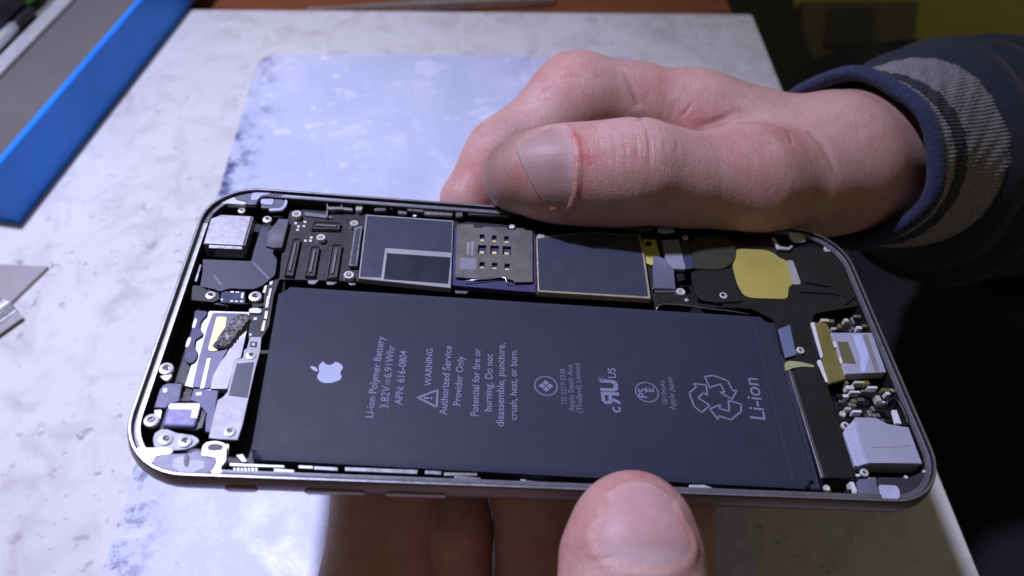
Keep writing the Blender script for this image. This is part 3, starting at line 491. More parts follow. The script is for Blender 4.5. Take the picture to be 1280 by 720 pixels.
def mat_material():
    m, nt, b = principled("plastic_mat")
    tc = nt.nodes.new("ShaderNodeTexCoord").outputs["Object"]
    big = noise(nt, tc, 20, 6, 0.62, 0.6)
    c = ramp(nt, big, [(0.3, (0.47, 0.51, 0.66)), (0.5, (0.53, 0.57, 0.72)), (0.72, (0.63, 0.66, 0.79))])
    wear = noise(nt, tc, 48, 8, 0.72, 0.3)
    c = mix(nt, mapr(nt, wear, 0.55, 0.62, 0, 0.6), c, (0.74, 0.76, 0.86))
    mp = nt.nodes.new("ShaderNodeMapping"); mp.inputs["Rotation"].default_value = (0, 0, -0.25); mp.inputs["Scale"].default_value = (1.0, 14, 1)
    nt.links.new(tc, mp.inputs[0])
    scr = noise(nt, mp.outputs[0], 38, 4, 0.7)
    c = mix(nt, mapr(nt, scr, 0.66, 0.69, 0, 0.85), c, (0.80, 0.82, 0.90))
    # ink-dark grime along the worn left edge and the far right corner of the sheet
    sx = nt.nodes.new("ShaderNodeSeparateXYZ"); nt.links.new(tc, sx.inputs[0])
    edge = mapr(nt, sx.outputs[0], -0.0965, -0.0845, 1, 0)
    far = mapr(nt, sx.outputs[1], 0.150, 0.172, 0, 0.75)
    far2 = mapr(nt, sx.outputs[0], -0.005, 0.03, 0, 1)
    fm = nt.nodes.new("ShaderNodeMath"); fm.operation = 'MULTIPLY'; nt.links.new(far, fm.inputs[0]); nt.links.new(far2, fm.inputs[1])
    mx = nt.nodes.new("ShaderNodeMath"); mx.operation = 'MAXIMUM'; nt.links.new(edge, mx.inputs[0]); nt.links.new(fm.outputs[0], mx.inputs[1])
    gr = noise(nt, tc, 170, 8, 0.75, 0.0)
    k = nt.nodes.new("ShaderNodeMath"); k.operation = 'MULTIPLY'
    k0 = nt.nodes.new('ShaderNodeMath'); k0.operation = 'MULTIPLY'
    nt.links.new(mapr(nt, gr, 0.47, 0.57, 0, .95), k.inputs[0]); nt.links.new(mx.outputs[0], k0.inputs[0]); mk = nt.nodes.new('ShaderNodeMath'); mk.operation = 'MAXIMUM'; nt.links.new(mapr(nt, noise(nt, tc, 55, 3), .42, .56, .12, 1), mk.inputs[0]); nt.links.new(mapr(nt, sx.outputs[1], .035, .012, 0, 1.0), mk.inputs[1]); nt.links.new(mk.outputs[0], k0.inputs[1]); nt.links.new(k0.outputs[0], k.inputs[1])
    c = mix(nt, k.outputs[0], c, (0.055, 0.058, 0.17))
    spat = noise(nt, tc, 240, 3, 0.6, 0.0)
    sm_ = noise(nt, tc, 18, 3)
    k2 = nt.nodes.new('ShaderNodeMath'); k2.operation = 'MULTIPLY'
    nt.links.new(mapr(nt, spat, 0.61, 0.66, 0, 1), k2.inputs[0]); nt.links.new(mapr(nt, sm_, 0.45, 0.6, 0, .9), k2.inputs[1])
    c = mix(nt, k2.outputs[0], c, (0.82, 0.84, 0.90))
    sp = noise(nt, tc, 420, 2, 0.5)
    c = mix(nt, mapr(nt, sp, 0.74, 0.78, 0, 0.6), c, (0.2, 0.2, 0.4))
    nt.links.new(c, b.inputs["Base Color"])
    nt.links.new(mapr(nt, wear, 0.3, 0.7, 0.32, 0.55), b.inputs["Roughness"])
    bump(nt, b, mix(nt, 0.4, wear, noise(nt, tc, 700, 3)), 0.3, 0.00015)
    return m

def wood_material():
    m, nt, b = principled("brown_wood")
    tc = nt.nodes.new("ShaderNodeTexCoord").outputs["Object"]
    mp = nt.nodes.new("ShaderNodeMapping"); mp.inputs["Scale"].default_value = (1, 12, 8); nt.links.new(tc, mp.inputs[0])
    g = noise(nt, mp.outputs[0], 22, 7, 0.65, 0.6)
    nt.links.new(ramp(nt, g, [(0.25, (0.13, 0.035, 0.012)), (0.6, (0.26, 0.085, 0.030)), (0.85, (0.34, 0.13, 0.05))]), b.inputs["Base Color"])
    b.inputs["Roughness"].default_value = 0.45
    bump(nt, b, g, 0.2, 0.0002)
    return m

WOOD = wood_material()
board = block("work_board", round_pts(-197, -95, 103.5, 211.5, 1.2, 3), 0.0, 7.0, 0.5, board_material())
tag(board, "off white stained work board that everything lies on", "work board")
_o = round_pts(-98, -88, 51, 178.5, 6, 6); _w = []
for i in range(len(_o)):
    a_, b_ = Vector(_o[i]), Vector(_o[(i + 1) % len(_o)]); n_ = max(1, int((b_ - a_).length / 3))
    for k in range(n_):
        q_ = a_ + (b_ - a_) * (k / n_); _w.append((q_.x + random.uniform(-.3, .3), q_.y + random.uniform(-.3, .3)))
sheet = block("plastic_mat", _w, 0.75, 0.7, 0.25, mat_material())
tag(sheet, "lavender blue scratched plastic mat with grimy edge on the white board", "mat")
desk = block("wooden_desk", round_pts(-420, -260, 99, 420, 5, 5), -7.05, 28, 3, WOOD, smooth=False, segs=3)
tag(desk, "reddish brown wooden desk under the white board", "desk")

def floor_material():
    m, nt, b = principled("olive_floor")
    tc = nt.nodes.new("ShaderNodeTexCoord").outputs["Object"]
    n = noise(nt, tc, 6, 6, 0.6)
    nt.links.new(ramp(nt, n, [(0.3, (0.28, 0.27, 0.022)), (0.7, (0.42, 0.40, 0.04))]), b.inputs["Base Color"])
    b.inputs["Roughness"].default_value = 0.5
    return m
bm = bmesh.new()
fv = [bm.verts.new((x, y, -0.40)) for x, y in ((-2.5, -2.5), (4, -2.5), (4, 4), (-2.5, 4))]
bm.faces.new(fv)
tag(from_bm("floor", bm, floor_material()), kind="structure")

# ------------------------------------------------------------------ phone
PR = Matrix(((0.995439, 0.006551, 0.095171), (-0.010056, 0.999287, 0.036391), (-0.094865, -0.037182, 0.994796)))
PC = Vector((0, 0, 62.0))
phone = bpy.data.objects.new("smartphone", None); COL.objects.link(phone)
phone.empty_display_size = 0.01
phone.matrix_world = Matrix.Translation(PC * MM) @ PR.to_4x4()
tag(phone, "opened smartphone with its screen removed, battery and circuit board showing, held in two hands", "smartphone")

def rr_loop(inset, z, L=138.1, W=67.0, R=11.2, n=10):
    x, y = L / 2 - inset, W / 2 - inset; r = max(0.6, R - inset)
    return [(px_, py_, z) for px_, py_ in round_pts(-x, -y, x, y, r, n)]

prof = [(-6.7, 5.0, 0), (-6.6, 3.8, 0), (-6.0, 2.3, 0), (-5.0, 1.15, 0), (-3.9, .42, 0), (-2.8, .06, 0), (-2.2, 0, 0), (-1.6, .08, 0), (-.8, .25, 0), (-.25, .42, 0), (-.03, .55, 2),  # outer rim edge set black: its turned-away shade put into colour
        (0, .65, 1), (0, .95, 1), (-.06, 1.05, 2), (-.75, 1.12, 2), (-.80, 1.2, 3), (-.80, 2.1, 3), (-.90, 2.2, 2), (-5.2, 2.3, 2)]
V = []; F = []; FM = []
for z, ins, m_ in prof: V += rr_loop(ins, z)
n = len(V) // len(prof)
for i in range(len(prof) - 1):
    for k in range(n):
        k2 = (k + 1) % n
        F.append((i * n + k, i * n + k2, (i + 1) * n + k2, (i + 1) * n + k)); FM.append(prof[i + 1][2])
F.append(tuple(range(n))[::-1]); FM.append(0)
F.append(tuple((len(prof) - 1) * n + k for k in range(n))); FM.append(2)
housing = from_data("housing", [Vector(v) * MM for v in V], F, [MATS["anodized"], MATS["rim_chamfer"], MATS["inside_black"], MATS["brightmetal"], MATS["ledge_shaded"]], phone, True)
FM = [4 if (m_ == 3 and (sum(V[i][0] for i in f) / len(f) > -56 or sum(V[i][1] for i in f) / len(f) > 16)) else m_ for m_, f in zip(FM, F)]  # ledge bright at the lamp's corner, grey elsewhere: shading put into colour
housing.data.polygons.foreach_set("material_index", FM)
sm = [True] * len(F); sm[-1] = sm[-2] = False
housing.data.polygons.foreach_set("use_smooth", sm)
try: housing.data.set_sharp_from_angle(angle=math.radians(40))
except Exception: pass

# side buttons on the near edge
for x0, x1 in ((-51.9, -46.9), (-39.8, -30.4), (-27.1, -17.5)):
    bm = bmesh.new()
    pts = round_pts(x0, -3.3, x1, -2.1, 0.58, 5)
    bot = [bm.verts.new((x * MM, -33.0 * MM, z * MM)) for x, z in pts]
    top = [bm.verts.new((x * MM, -33.78 * MM, z * MM)) for x, z in pts]
    k = len(pts)
    ft = bm.faces.new(top); bm.faces.new(bot[::-1])
    for i in range(k): bm.faces.new((bot[i], bot[(i + 1) % k], top[(i + 1) % k], top[i]))
    bmesh.ops.bevel(bm, geom=list(ft.edges), offset=0.18 * MM, segments=2, affect='EDGES', profile=0.5)
    from_bm("side_button", bm, MATS["rim_chamfer"], phone, True)

HOST = {"flex_fold": ("flex_cable",), "sticker": ("shield", "shield_bracket", "contact_bar"), "camera_lip": ("camera_module",), "camera_side": ("camera_module",),
        "sensor_window": ("shield_bracket",), "flash_highlight": ("flash_module",), "slot": ("corner_ledge", "antenna_inlay", "gold_bracket"),
        "solder_pad": ("sensor_board", "circuit_strip", "mount_plate", "logic_board"), "pill_pad": ("circuit_strip", "side_rail"), "slit_strip": ("cover_plate",),
        "connector": ("logic_board",), "board_tape": ("logic_board",), "ground_tab": ("logic_board",), "dock_window": ("dock_connector",), "dock_strip": ("dock_connector",),
        "dock_contact": ("dock_connector",), "speaker_ridge": ("speaker_box",), "speaker_side": ("speaker_box",), "speaker_trim": ("speaker_box",), "sheet_step": ("black_sheet",),
        "cover_edge": ("end_cover",)}
SOFT = {"gold_pad", "battery_flap", "battery_tape", "black_sheet", "flex_cable", "pill_pad", "antenna_inlay", "corner_ledge", "screw_plate", "slot", "side_rail", "ground_clip", "sheet_step", "cover_plate", "side_stud", "antenna_loop"}
last = {}
order = [0]
for kind, mname, z, t, bev, pts in PARTS:
    kind = {"board": "logic_board"}.get(kind, kind)
    par = phone
    if kind in HOST:
        cand = [last[h] for h in HOST[kind] if h in last]
        if cand: par = max(cand, key=lambda c: c[1])[0]
    # nudge each top by a few microns so that no two tops share a plane
    order[0] += 1
    zz = z + 0.004 * (order[0] % 9)
    if kind in SOFT: pts = soften(pts, 1.3 if mname in ("golden", "olivetape", "blacktape") else .45)
    o = block(kind, pts, zz, t, bev, MATS[mname], par)
    last[kind] = (o, order[0])
    if kind == "connector":      # moulded socket: raised rim with a tongue inside
        c = [sum(p[i] for p in pts) / len(pts) for i in (0, 1)]
        sh = lambda k: [(c[0] + (p[0] - c[0]) * k[0], c[1] + (p[1] - c[1]) * k[1]) for p in pts]
        long_y = max(p[1] for p in pts) - min(p[1] for p in pts) > max(p[0] for p in pts) - min(p[0] for p in pts)
        k1, k2 = ((.62, .86), (.22, .74)) if long_y else ((.86, .62), (.74, .22))
        # cut the trough with an inset face pushed down
        bm = bmesh.new(); bm.from_mesh(o.data)
        top = max((f for f in bm.faces), key=lambda f: f.calc_center_median().z * 1e3 + f.calc_area() * 1e3)
        r = bmesh.ops.inset_region(bm, faces=[top], thickness=0.22 * MM)
        bmesh.ops.translate(bm, verts=list(top.verts), vec=(0, 0, -0.45 * MM)); top.material_index = 1
        bm.to_mesh(o.data); bm.free()
        o.data.materials.append(MATS["conn_inner"])
        tn = block("tongue", sh(k2), zz - .12, .6, .04, MATS["conn"], o.parent)

# perforated steel cover of the card reader
def holed_sheet(name, outline, holes, z, t, m, parent):
    bm = bmesh.new()
    if area2(outline) < 0: outline = outline[::-1]
    loops = [outline] + [h if area2(h) < 0 else h[::-1] for h in holes]
    edges = []; rings = []
    for lp in loops:
        vs_ = [bm.verts.new((x * MM, y * MM, z * MM)) for x, y in lp]; rings.append(vs_)
        edges += [bm.edges.new((vs_[i], vs_[(i + 1) % len(vs_)])) for i in range(len(vs_))]
    bmesh.ops.triangle_fill(bm, use_beauty=True, use_dissolve=False, edges=edges)
    faces = list(bm.faces)
    r = bmesh.ops.extrude_face_region(bm, geom=faces)
    vv = [g for g in r["geom"] if isinstance(g, bmesh.types.BMVert)]
    bmesh.ops.translate(bm, verts=vv, vec=(0, 0, -t * MM))
    return from_bm(name, bm, m, parent)
simc = holed_sheet("card_reader_cover", SIM_OUTLINE, SIM_HOLES, -1.2, .2, MATS["simmetal"], phone)
for h in SIM_HOLES:
    cx, cy = sum(p[0] for p in h) / 4, sum(p[1] for p in h) / 4
    block("card_contact", box_pts(cx - .45, cy - .95, cx + .45, cy - .25), -1.45, .3, .06, MATS["palegold"], simc)
block("blank_tag", SIM_TAG, -1.17, .05, .0, MATS["greyplate"], simc)
for lp in SIM_LINES: block("print_line", lp, -1.175, .05, .0, MATS["shieldmetal"], simc)
Vt, Ft = tube([(x, y, -1.25 + .1 * (i % 2)) for i, (x, y) in enumerate(SIM_WIRE)], [.13] * len(SIM_WIRE), 8)
from_data("spring_wire", Vt, Ft, MATS["steel"], simc)

# screws and standoffs
def lathe(bm, prof_, seg=20):
    rings = []
    for r, z in prof_:
        rings.append([bm.verts.new((r * math.cos(2 * math.pi * k / seg) * MM, r * math.sin(2 * math.pi * k / seg) * MM, z * MM)) for k in range(seg)])
    for a, b in zip(rings, rings[1:]):
        for k in range(seg): bm.faces.new((a[k], a[(k + 1) % seg], b[(k + 1) % seg], b[k]))
    return rings
bm = bmesh.new()
rg = lathe(bm, [(1, -.6), (1, -.1), (.93, 0), (.5, .1), (.46, .02), (.40, -.25)])
bm.faces.new(rg[-1])
screw_me = bpy.data.meshes.new("screw"); bmesh.ops.recalc_face_normals(bm, faces=bm.faces); bm.to_mesh(screw_me); bm.free()
screw_me.materials.append(MATS["screw_metal"])
bm = bmesh.new()
lathe(bm, [(1, -1.2), (1, -.1), (.92, 0), (.62, 0), (.55, -.08), (.55, -.9), (.0001, -.9)])
stand_me = bpy.data.meshes.new("standoff"); bmesh.ops.recalc_face_normals(bm, faces=bm.faces); bm.to_mesh(stand_me); bm.free()
stand_me.materials.append(MATS["screw_metal"])
bm = bmesh.new()
for a in (0, math.pi / 2):
    c_, s_ = math.cos(a), math.sin(a)
    q = [(-.42, -.12), (.42, -.12), (.42, .12), (-.42, .12)]
    prism(bm, [(x * c_ - y * s_, x * s_ + y * c_) for x, y in q], -.13 + (0.012 if a else 0), .1, 0)
cross_me = bpy.data.meshes.new("drive_cross"); bm.to_mesh(cross_me); bm.free(); cross_me.materials.append(MATS["blackplastic"])
for kind, x, y, z, r in SCREWS:
    o = bpy.data.objects.new(kind, screw_me if kind == "screw" else stand_me); COL.objects.link(o); o.parent = phone
    o.location = Vector((x, y, z)) * MM; o.scale = (r, r, max(.6, r))
    o.rotation_euler = (random.uniform(-.05, .05), random.uniform(-.05, .05), random.uniform(0, 3.1))
    if kind == "screw" and r >= .7:
        d = bpy.data.objects.new("drive_cross", cross_me); COL.objects.link(d); d.parent = o

# small soldered components round the charging port and the corners
bitm = [MATS[k] for k in ("whitepad", "steel", "steel", "creampad", "blackplastic", "whitepad", "greymetal", "olivegold")]
for i, (x, y) in enumerate(BITS):
    if i % 3 == 1: continue
    w, h, a = random.uniform(.35, 1.0), random.uniform(.20, .42), random.choice((0, 0, 1.57)) + .05
    ca, sa = math.cos(a), math.sin(a)
    pts = [(x + u * ca - v * sa, y + u * sa + v * ca) for u, v in ((-w, -h), (w, -h), (w, h), (-w, h))]
    block("chip_component", pts, random.uniform(-1.75, -1.25), 1.4, .05, bitm[random.randrange(len(bitm))], phone)

# crumbly foam pad on the left module
fo = [(a - 0, b) for a, b in FOAM]
bm = bmesh.new(); prism(bm, fo, -2.0, .6, 0)
bmesh.ops.triangulate(bm, faces=bm.faces); bmesh.ops.subdivide_edges(bm, edges=bm.edges, cuts=5, use_grid_fill=True)
for v in bm.verts:
    if v.co.z > -2.3 * MM: v.co.z += random.uniform(-.28, .32) * MM
    v.co.x += random.uniform(-.1, .1) * MM; v.co.y += random.uniform(-.1, .1) * MM
mat("crumble", (0.24, 0.23, 0.22), 0.6, 0.3, vary=0.7, grain=4000, bstr=0.6)
from_bm("foam_pad", bm, MATS["crumble"], phone)

# gasket loop by the loudspeaker
Vt, Ft = tube(GASKET, [.35] * len(GASKET), 10)
from_data("gasket", Vt, Ft, MATS["blackplastic"], phone)
# thin wire across the black tape at the battery's edge
Vt, Ft = tube(EDGE_WIRE, [.12] * len(EDGE_WIRE), 8)
from_data("edge_wire", Vt, Ft, MATS["greymetal"], phone)

# ------------------------------------------------------------------ battery and its print
ZB = -1.4
bm = bmesh.new()
(tl, tr, br, bl) = BATTERY
def rounded_quad(q, r, n=5):
    out = []
    m_ = len(q)
    for i in range(m_):
        p = Vector(q[i]); a = (Vector(q[i - 1]) - p).normalized(); b = (Vector(q[(i + 1) % m_]) - p).normalized()
        p0, p1 = p + a * r, p + b * r
        for k in range(n + 1):
            t = k / n; out.append(tuple((1 - t) ** 2 * p0 + 2 * t * (1 - t) * p + t * t * p1))
    return out
prism(bm, rounded_quad([tl, tr, br, bl], 1.8), ZB, 3.6, 1.3, 5)
battery = from_bm("battery", bm, MATS["battery"], phone, True)
try: battery.data.set_sharp_from_angle(angle=math.radians(50))
except Exception: pass
wx = tr[0] - 3.6
block("wrap_fold", [(wx - .25, tr[1] - 1.0), (wx + .25, tr[1] - 1.0), (br[0] - 3.2, br[1] + 1.0), (br[0] - 3.7, br[1] + 1.0)], ZB + .09, .12, .08, MATS["battery"], battery)
block("wrap_fold", [(tr[0] - .4, tr[1] - .5), (tr[0] + 1.6, tr[1] - .5), (br[0] + 1.7, br[1] + .4), (br[0] - .4, br[1] + .4)], ZB - .7, 1.6, .4, MATS["battery"], battery)

def flat(name, loops, m, z=ZB + .012):
    """flat print: polygons (mm) as a thin skin on the battery"""
    bm = bmesh.new()
    for lp in loops:
        if area2(lp) < 0: lp = lp[::-1]
        bm.faces.new([bm.verts.new((x * MM, y * MM, z * MM)) for x, y in lp])
    bmesh.ops.triangulate(bm, faces=bm.faces)
    me = bpy.data.meshes.new(name); bm.to_mesh(me); bm.free()
    return link_mesh(name, me, m, battery)

def ribbon(pts, w, closed=False):
    """stroke polygons of a polyline"""
    out = []; n = len(pts)
    for i in range(n if closed else n - 1):
        a, b = Vector(pts[i]), Vector(pts[(i + 1) % n]); d = (b - a)
        if d.length < 1e-6: continue
        d.normalize(); p = Vector((-d.y, d.x)) * w / 2; e = d * w * .32
        out.append([tuple(a - e - p), tuple(b + e - p), tuple(b + e + p), tuple(a - e + p)])
    return out

def place(c, pts, s=1.0):
    """local (right, up) -> battery: right = +y, up = -x"""
    return [(c[0] - v * s, c[1] + u * s) for u, v in pts]

def text_obj(body, a, b, m, name="label_text", bold=0.0, z=ZB + .012):
    cu = bpy.data.curves.new(name, 'FONT'); cu.body = body; cu.size = 1.0; cu.offset = bold
    cu.resolution_u = 3
    tmp = bpy.data.objects.new(name, cu); COL.objects.link(tmp)
    me = bpy.data.meshes.new_from_object(tmp.evaluated_get(bpy.context.evaluated_depsgraph_get()))
    bpy.data.objects.remove(tmp); bpy.data.curves.remove(cu)
    co = np.empty(len(me.vertices) * 3); me.vertices.foreach_get("co", co); co = co.reshape(-1, 3)
    x0, x1 = co[:, 0].min(), co[:, 0].max()
    d = Vector((b[0] - a[0], b[1] - a[1])); s = d.length / (x1 - x0); d.normalize()
    up = Vector((-d.y, d.x))
    out = np.empty_like(co)
    u = (co[:, 0] - x0) * s; v = co[:, 1] * s
    out[:, 0] = (a[0] + d.x * u + up.x * v) * MM; out[:, 1] = (a[1] + d.y * u + up.y * v) * MM; out[:, 2] = z * MM
    me.vertices.foreach_set("co", out.ravel()); me.update()
    o = link_mesh(name, me, m, battery)
    return o

PG, PD = MATS["print_grey"], MATS["print_dim"]
for s, ax, ay, bx_, by_ in TEXTS:
    small = s.startswith(("TIS", "Apple S", "(Thai", "1810", "Apple J"))
    if "@" in s:      # a direct-current sign stands between the two values
        l_, r_ = s.split("@")
        A, B = Vector((ax, ay)), Vector((bx_, by_)); D = B - A
        text_obj(l_, A, A + D * .34, PG); text_obj(r_, A + D * .47, B, PG)
        up = Vector((-D.y, D.x)).normalized(); d = D.normalized()
        p0, p1 = A + D * .365, A + D * .445
        dash = [ribbon([tuple(p0 + up * .75), tuple(p1 + up * .75)], .16)[0]]
        for k in range(3):
            q0 = p0 + (p1 - p0) * (k * .36); q1 = p0 + (p1 - p0) * (k * .36 + .22)
            dash += ribbon([tuple(q0 + up * .35), tuple(q1 + up * .35)], .14)
        flat("label_mark", dash, PG)
        continue
    text_obj(s, (ax, ay), (bx_, by_), PD if small else PG, bold=0.014 if s in ("c", "US") else 0.006)

def bez(p0, p1, p2, p3, n=8):
    return [tuple((1 - t) ** 3 * Vector(p0) + 3 * (1 - t) ** 2 * t * Vector(p1) + 3 * (1 - t) * t * t * Vector(p2) + t ** 3 * Vector(p3)) for t in [i / n for i in range(n)]]
# fruit-shaped emblem with a bite and a leaf
fruit = (bez((0, .60), (.22, .62), (.38, .80), (.72, .60)) + bez((.72, .60), (.78, .56), (.84, .50), (.88, .44)) + bez((.88, .44), (.52, .22), (.50, -.22), (.92, -.42))
         + bez((.92, -.42), (.80, -.80), (.60, -1.02), (.42, -1.0)) + bez((.42, -1.0), (.25, -.99), (.18, -.88), (0, -.88)) + bez((0, -.88), (-.18, -.88), (-.25, -.99), (-.42, -1.0))
         + bez((-.42, -1.0), (-.72, -1.0), (-1.02, -.35), (-.95, .12)) + bez((-.95, .12), (-.90, .48), (-.62, .70), (-.40, .68)) + bez((-.40, .68), (-.22, .66), (-.12, .60), (0, .60)))
leaf = bez((.0, .70), (-.02, 1.0), (.2, 1.22), (.42, 1.28)) + bez((.42, 1.28), (.44, .98), (.25, .72), (.0, .70))
lc = MARKS["logo"]
mat("print_logo", (0.40, 0.43, 0.60), 0.45, vary=0.05, bstr=0)
flat("emblem", [place(lc, fruit, 2.45), place(lc, leaf, 2.45)], MATS["print_logo"])
# warning triangle
w = MARKS["warn"]
tri = [(-1.75, -1.55), (1.75, -1.55), (0, 1.75)]
flat("label_mark", ribbon(place(w, tri), .34, True) + [place(w, [(-.13, -.15), (.13, -.15), (.2, .75), (-.2, .75)])] + [place(w, round_pts(-.2, -.75, .2, -.35, .19, 3))], PG)
# round certification mark with a diamond inside
c = MARKS["tis"]
circ = lambda r, n=36: [(r * math.cos(2 * math.pi * k / n), r * math.sin(2 * math.pi * k / n)) for k in range(n)]
lo = ribbon(place(c, circ(2.02)), .3, True)
for q in ([(0, 1.35), (.6, .65), (0, .12), (-.6, .65)], [(-1.3, 0), (-.7, .55), (-.12, 0), (-.7, -.55)], [(1.3, 0), (.7, .55), (.12, 0), (.7, -.55)], [(0, -1.35), (.6, -.65), (0, -.12), (-.6, -.65)]):
    lo.append(place(c, q))
flat("label_mark", lo, PG)
# approval mark of a mirrored R joined to a U
c = (MARKS["ru"][0], MARKS["ru"][1] + .55)
lo = [place(c, [(2.9, 1.75), (2.15, 1.75), (2.15, -.6), (2.9, -.9)], .92), place(c, [(2.9, -.9), (2.15, -.6), (1.75, -1.05), (1.9, -1.9), (2.6, -1.6)], .92), place(c, [(1.9, -1.9), (1.75, -1.05), (1.2, -1.05), (1.0, -1.9)], .92),
      place(c, [(1.0, -1.9), (1.2, -1.05), (.85, -.6), (.15, -.9), (.4, -1.6)], .92), place(c, [(.85, -.6), (.85, 1.75), (.12, 1.75), (.12, -.9)], .92),
      place(c, [(-.05, 1.75), (-.8, 1.75), (-.8, -1.9), (-.05, -1.9)], .92), place(c, [(-.8, 1.75), (-2.1, 1.75), (-2.1, 1.05), (-.8, 1.05)], .92), place(c, [(-2.1, 1.75), (-2.85, 1.2), (-2.85, .4), (-2.1, 1.05)], .92),
      place(c, [(-2.85, .5), (-2.1, .8), (-2.1, -.05), (-2.6, -.4)], .92), place(c, [(-2.1, .35), (-.8, .35), (-.8, -.4), (-2.4, -.4)], .92), place(c, [(-1.3, -.3), (-2.0, -.3), (-2.9, -1.9), (-2.1, -1.9)], .92)]
flat("label_mark", lo, PG)
c = MARKS["reg"]
text_obj("R", (c[0] + .3, c[1] - .25), (c[0] + .3, c[1] + .2), PD)
flat("label_mark", ribbon(place(c, circ(.55, 18)), .12, True), PD)
# oval mark
c = MARKS["pse"]
flat("label_mark", ribbon(place(c, circ(2.1)), .26, True), PG)
text_obj("PS", (c[0] - .1, c[1] - 1.25), (c[0] - .1, c[1] + .75), PG, bold=.01)
text_obj("E", (c[0] + 1.35, c[1] + .15), (c[0] + 1.35, c[1] + 1.05), PG, bold=.01)
# recycling mark: three chasing outlined arrows
c = MARKS["rec"]
arm = [(-1.35, 1.55), (-2.55, 3.35), (-1.35, 4.25), (1.25, 4.25), (2.35, 2.6), (3.0, 2.95), (2.55, .85), (.45, 1.35), (1.15, 1.75), (.2, 3.05)]
lo = []
for k in range(3):
    a = math.radians(-120 * k + 8)
    q = [(x * math.cos(a) - y * math.sin(a), x * math.sin(a) + y * math.cos(a)) for x, y in arm]
    lo += ribbon(place(c, q, 1.12), .30, True)
flat("label_mark", lo, PG)

# ------------------------------------------------------------------ hands: one skin each, grown from a distance field
def smin(a, b, k):
    h = np.clip(0.5 + 0.5 * (b - a) / k, 0, 1)
    return b + (a - b) * h - k * h * (1 - h)

